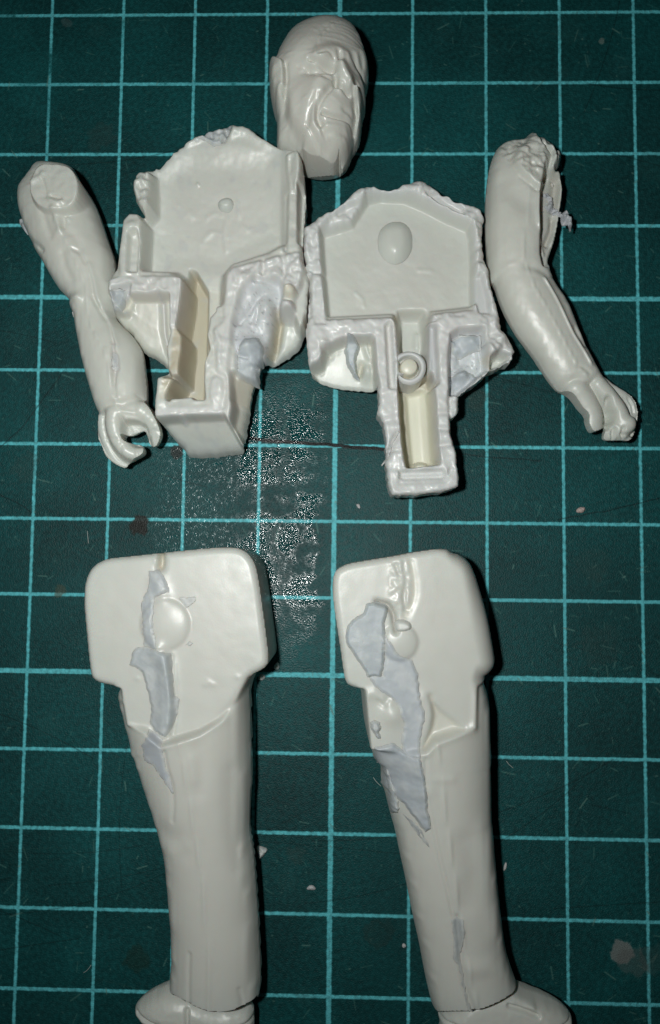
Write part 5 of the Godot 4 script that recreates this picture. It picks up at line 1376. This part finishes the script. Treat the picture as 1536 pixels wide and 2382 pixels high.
	f.groove(Geo.smooth_line(Geo.v([9.04,5.08, 9.51,7.38, 9.45,9.38, 8.61,11.23]), 1), 0.4, -0.15, Color(CREAM.r, CREAM.g, CREAM.b, 0.4))
	f.rough(0.22, 0.7, Geo.v([6.72,5.11, 8.89,5.08, 8.92,11.21, 7.38,11.53, 6.45,10.02]), 0.6)
	f.groove(Geo.v([5.24,9.77, 6.49,10.06, 7.11,11.13, 7.35,12.97]), 0.28, -0.8, Color(0.3, 0.28, 0.24, 0.5))
	f.dome(Geo.v([7.85,14.25, -1.85,2.28])[0], 2.05, 2.1, 0.0, 0.55)
	f.dome(Geo.v([7.12,22.53, -1.85,2.28])[0], 1.4, 1.4, 0.0, 0.5, true)
	f.groove(Geo.v([3.26,20.61, 4.98,20.05, 6.52,21.06]), 0.6, 0.2)
	f.groove(Geo.v([5.46,20.99, 6.08,21.41, 6.53,20.65]), 0.3, -0.2)
	# trouser seams and hem
	f.groove(Geo.smooth_line(Geo.v([10.73,27.14, 11.02,30.93, 10.70,28.08, 11.11,32.07, 12.01,35.99, 12.71,39.21, 13.59,42.55, 14.04,44.74]), 1), 0.16, -0.22)
	f.groove(Geo.v([14.46,44.91, 14.73,47.60, 15.01,50.44, 15.44,52.76, 16.38,55.21]), 0.3, -0.3)
	f.groove(Geo.v([12.04,29.36, 13.74,29.37]), 0.5, 0.1)
	f.groove(Geo.v([15.43,36.67, 16.33,40.10, 15.64,43.37]), 1.4, -0.25)
	f.groove(Geo.v([17.44,35.24, 18.16,42.03, 18.86,47.04]), 1.0, 0.15)
	f.groove(Geo.v([16.28,50.49, 18.41,50.42, 19.94,51.50]), 0.9, 0.2)
	f.rough(0.02, 0.3)
	f.blur(1)
	for k in f.T.size():
		f.T[k] = maxf(f.T[k], f.B[k] + 0.05)
		f.D[k] = minf(f.D[k], clipped[k])
	var t := base("leg_casting", "cream resin trouser leg with a wide grey sheet of flash down its edge", "figure leg", o, "figure legs")
	part("trouser_leg", f.mesh(o, 2), resin, t)
	var shoe_outline := Geo.smooth_poly(Geo.v([13.09,58.75, 13.37,59.79, 13.24,60.66, 13.82,61.52, 17.43,61.77, 22.83,61.63, 27.86,61.15, 28.98,60.08, 29.06,59.13, 28.75,58.27, 27.71,57.34, 26.28,56.59, 24.48,55.99, 23.04,55.50, 21.06,54.71, 17.44,55.15, 14.72,56.97]), 1)
	shoe(shoe_outline, 4.2, 1.3, [Geo.v([20.96,56.14, 22.72,56.61, 24.31,57.25]), Geo.v([21.67,55.44, 22.38,55.60, 23.96,56.41]), Geo.v([13.14,58.92, 17.26,58.81]), Geo.v([19.04,59.28, 24.38,59.23, 28.47,58.61])], o, t)
	part("resin_flash", flake(f, Geo.v([5.25,9.69, 6.17,9.99, 6.48,10.36, 6.16,12.16, 6.14,15.34, 6.04,17.03, 5.74,18.25, 4.22,18.27, 3.44,16.91, 2.11,15.11, 1.57,14.05, 1.78,12.68, 2.47,11.75, 3.69,10.97, 3.99,9.89]), 0.18, Color(0.455, 0.485, 0.50), o, 0.25, 0.06), milky, t, "blue grey upper sheet of flash on the plate")
	part("resin_flash", flake(f, Geo.v([6.15,13.36, 7.69,15.74, 9.24,16.23, 9.86,17.57, 10.16,20.56, 10.78,22.51, 10.19,25.07, 10.13,27.12, 8.40,27.38, 8.08,25.15, 8.37,23.63, 7.74,21.51, 6.83,20.50, 4.98,19.31, 4.21,18.12, 5.89,18.09, 6.18,16.11]), 0.10, Color(0.50, 0.525, 0.54), o, 0.1, 0.06), milky, t, "pale grey sheet of flash over the thigh")
	part("resin_flash", flake(f, Geo.v([5.05,26.11, 7.18,25.62, 8.68,26.60, 10.12,26.97, 10.60,28.79, 10.94,31.23, 11.11,32.91, 11.47,34.95, 10.83,35.56, 9.49,33.87, 8.31,32.54, 7.00,31.78, 6.10,31.68, 6.13,29.02, 5.61,29.37, 5.10,28.37]), 0.12, Color(0.45, 0.475, 0.495), o, 0.2, 0.15), milky, t, "grey lower sheet of flash along the outer thigh")
	part("resin_flash", flake(f, Geo.v([4.49,23.34, 5.01,23.02, 5.63,23.30, 5.78,23.83, 5.57,24.45, 5.80,25.19, 5.35,25.20, 4.73,24.16]), 0.1, Color(0.52, 0.53, 0.53), o, 0.4, 0.1), milky, t, "pale lump of flash on the thigh's edge")
	part("resin_flash", flake(f, Geo.v([8.35,33.83, 9.17,34.32, 10.33,35.12, 11.43,37.30, 10.68,36.64, 9.86,35.76]), 0.06, Color(0.33, 0.35, 0.36), o), milky, t, "dark pointed tail of the flash sheet")
	part("resin_flash", flake(f, Geo.v([6.05,29.69, 6.59,30.89, 6.89,33.69, 7.16,34.76, 7.87,34.06, 8.01,33.39, 7.64,31.26, 6.59,28.46]), 0.2, GREY, o, 0.4, 0.6), milky, t, "ragged lumps of flash on the outer thigh")
	part("resin_flash", flake(f, Geo.v([13.85,45.18, 14.46,44.84, 15.19,45.11, 15.35,46.57, 15.20,48.11, 14.86,48.95, 15.26,51.43, 15.78,54.21, 16.38,55.28, 15.85,55.30, 15.34,53.68, 14.75,50.42, 14.06,49.42, 14.16,47.37]), 0.05, Color(0.42, 0.44, 0.43), o, 0.0, 0.1), milky, t, "grey drip of flash on the shin seam")
	var pegf := Field.new(Geo.smooth_poly(Geo.v([7.18,12.08, 7.48,11.70, 8.24,11.64, 9.15,12.05, 9.23,12.81, 8.40,13.15, 7.57,13.16, 7.26,12.83]), 1), 0.08, 11.6, Color(0.78, 0.77, 0.72))
	for k in pegf.T.size():
		pegf.T[k] = 11.2 + 1.2 * (1.0 - pow(clampf(1.0 - pegf.D[k] / 0.55, 0.0, 1.0), 2.2))
		pegf.B[k] = 10.4
	part("locating_peg", pegf.mesh(o, 2), glossy, t)

# ---------------------------------------------------------------- crumbs and lint on the mat

func crumb(poly: PackedVector2Array, h: float, tint: Color, label: String, called := "resin_crumb", cat := "crumb", group := "resin crumbs on the mat") -> void:
	var o := mid(poly)
	var f := Field.new(Geo.ragged(Geo.smooth_poly(poly, 1), 0.05, 0.15, int(absf(o.x * 13.0 + o.y))), 0.07, 0.0, tint)
	for k in f.T.size():
		f.T[k] = 0.05 + h * sqrt(clampf(f.D[k] / 0.35, 0.0, 1.0)) + 0.25 * h * f.noise.get_noise_2d((k % f.nx) * 0.3, (k / f.nx) * 0.3)
		f.B[k] = 0.005
	var p := MeshInstance3D.new()
	p.name = called
	p.mesh = f.mesh(o, 1)
	p.material_override = milky
	p.position = Vector3(o.x, 0, o.y) * 0.001
	p.set_meta("label", label)
	p.set_meta("category", cat)
	p.set_meta("group", group)
	add_child(p, true)

func fibre(line: PackedVector2Array, tint: Color, label: String) -> void:
	line = Geo.smooth_line(line, 2)
	var o := mid(line)
	var st := SurfaceTool.new()
	st.begin(Mesh.PRIMITIVE_TRIANGLES)
	st.set_smooth_group(0)
	var r := 0.035
	for i in line.size() - 1:
		var a := Vector3(line[i].x - o.x, 0.07 + 0.12 * sin(PI * i / line.size()), line[i].y - o.y)
		var b := Vector3(line[i + 1].x - o.x, 0.07 + 0.12 * sin(PI * (i + 1) / line.size()), line[i + 1].y - o.y)
		var side := (b - a).cross(Vector3.UP).normalized() * r
		for q in 6:
			var t0 := TAU * q / 6.0
			var t1 := TAU * (q + 1) / 6.0
			var e0 := side * cos(t0) + Vector3.UP * r * sin(t0)
			var e1 := side * cos(t1) + Vector3.UP * r * sin(t1)
			for p in [a + e0, b + e0, b + e1, a + e0, b + e1, a + e1]:
				st.set_color(tint)
				st.add_vertex(p * 0.001)
	st.generate_normals()
	var p := MeshInstance3D.new()
	p.name = "fibre"
	p.mesh = st.commit()
	p.material_override = milky
	p.position = Vector3(o.x, 0, o.y) * 0.001
	p.set_meta("label", label)
	p.set_meta("category", "fibre")
	p.set_meta("group", "lint fibres on the mat")
	add_child(p, true)

func crumbs() -> void:
	crumb(Geo.v([31.50,-1.74, 31.90,-2.19, 32.57,-2.31, 32.79,-1.98, 32.45,-1.47, 31.72,-1.40]), 0.5, Color(0.55, 0.42, 0.38), "pinkish resin crumb on the mat at the right, between fist and right leg")
	crumb(Geo.v([2.83,-2.24, 3.16,-2.42, 3.45,-2.13, 3.40,-1.68, 3.06,-1.79]), 0.4, Color(0.6, 0.58, 0.56), "pale resin crumb below the channel tip of the bossed torso half")
	crumb(Geo.v([-7.65,19.05, -7.49,18.55, -7.04,18.38, -6.81,18.93, -7.03,19.37, -7.47,19.38]), 0.7, Color(0.68, 0.67, 0.64), "white resin crumb beside the left leg's plate corner, upper of two")
	crumb(Geo.v([-9.70,20.41, -9.37,19.96, -8.92,19.90, -8.63,20.28, -8.96,20.78, -9.47,20.73]), 0.7, Color(0.68, 0.67, 0.64), "white resin crumb beside the left leg's plate corner, lower of two")
	crumb(Geo.v([-3.20,-47.38, -2.85,-47.62, -2.27,-47.50, -2.49,-47.01, -2.72,-46.65, -3.02,-46.89]), 0.4, Color(0.66, 0.65, 0.6), "white resin crumb just below the head's neck")
	crumb(Geo.v([-9.52,41.53, -8.80,41.73, -7.98,41.98, -8.19,42.46, -8.67,43.05, -9.16,43.16, -9.28,42.48]), 0.9, Color(0.6, 0.6, 0.57), "pale flake lying against the left leg's calf")
	crumb(Geo.v([-3.06,46.91, -2.74,46.48, -2.20,46.36, -1.75,46.78, -1.91,46.99, -2.52,47.00]), 0.25, Color(0.42, 0.43, 0.42), "grey flake on the mat between the two shins")
	crumb(Geo.v([9.16,53.39, 9.43,53.22, 9.75,53.53, 9.54,53.90, 9.21,53.75]), 0.25, Color(0.5, 0.5, 0.48), "small grey crumb left of the right shin")
	crumb(Geo.v([22.06,43.29, 22.33,42.97, 22.44,43.50, 22.22,44.03, 21.89,44.15]), 0.3, Color(0.5, 0.5, 0.48), "grey sliver right of the right shin")
	fibre(Geo.v([5.41,32.82, 5.80,33.35, 6.41,33.88]), Color(0.5, 0.55, 0.5), "pale curved fibre at the right leg's flash edge")
	fibre(Geo.v([22.38,30.46, 22.71,30.88, 23.26,31.30]), Color(0.45, 0.5, 0.46), "pale fibre right of the right leg, below the grid line")
	fibre(Geo.v([-32.64,1.59, -32.50,2.33, -32.41,3.24]), Color(0.45, 0.5, 0.46), "pale fibre above the left leg's plate corner")
	fibre(Geo.v([-11.36,3.91, -11.01,4.19, -10.55,4.35]), Color(0.5, 0.52, 0.5), "pale fibre at the left leg's top right corner")
	fibre(Geo.v([-31.25,57.82, -30.71,57.44, -30.29,56.85]), Color(0.4, 0.45, 0.42), "pale fibre left of the left shin, near the shoe")
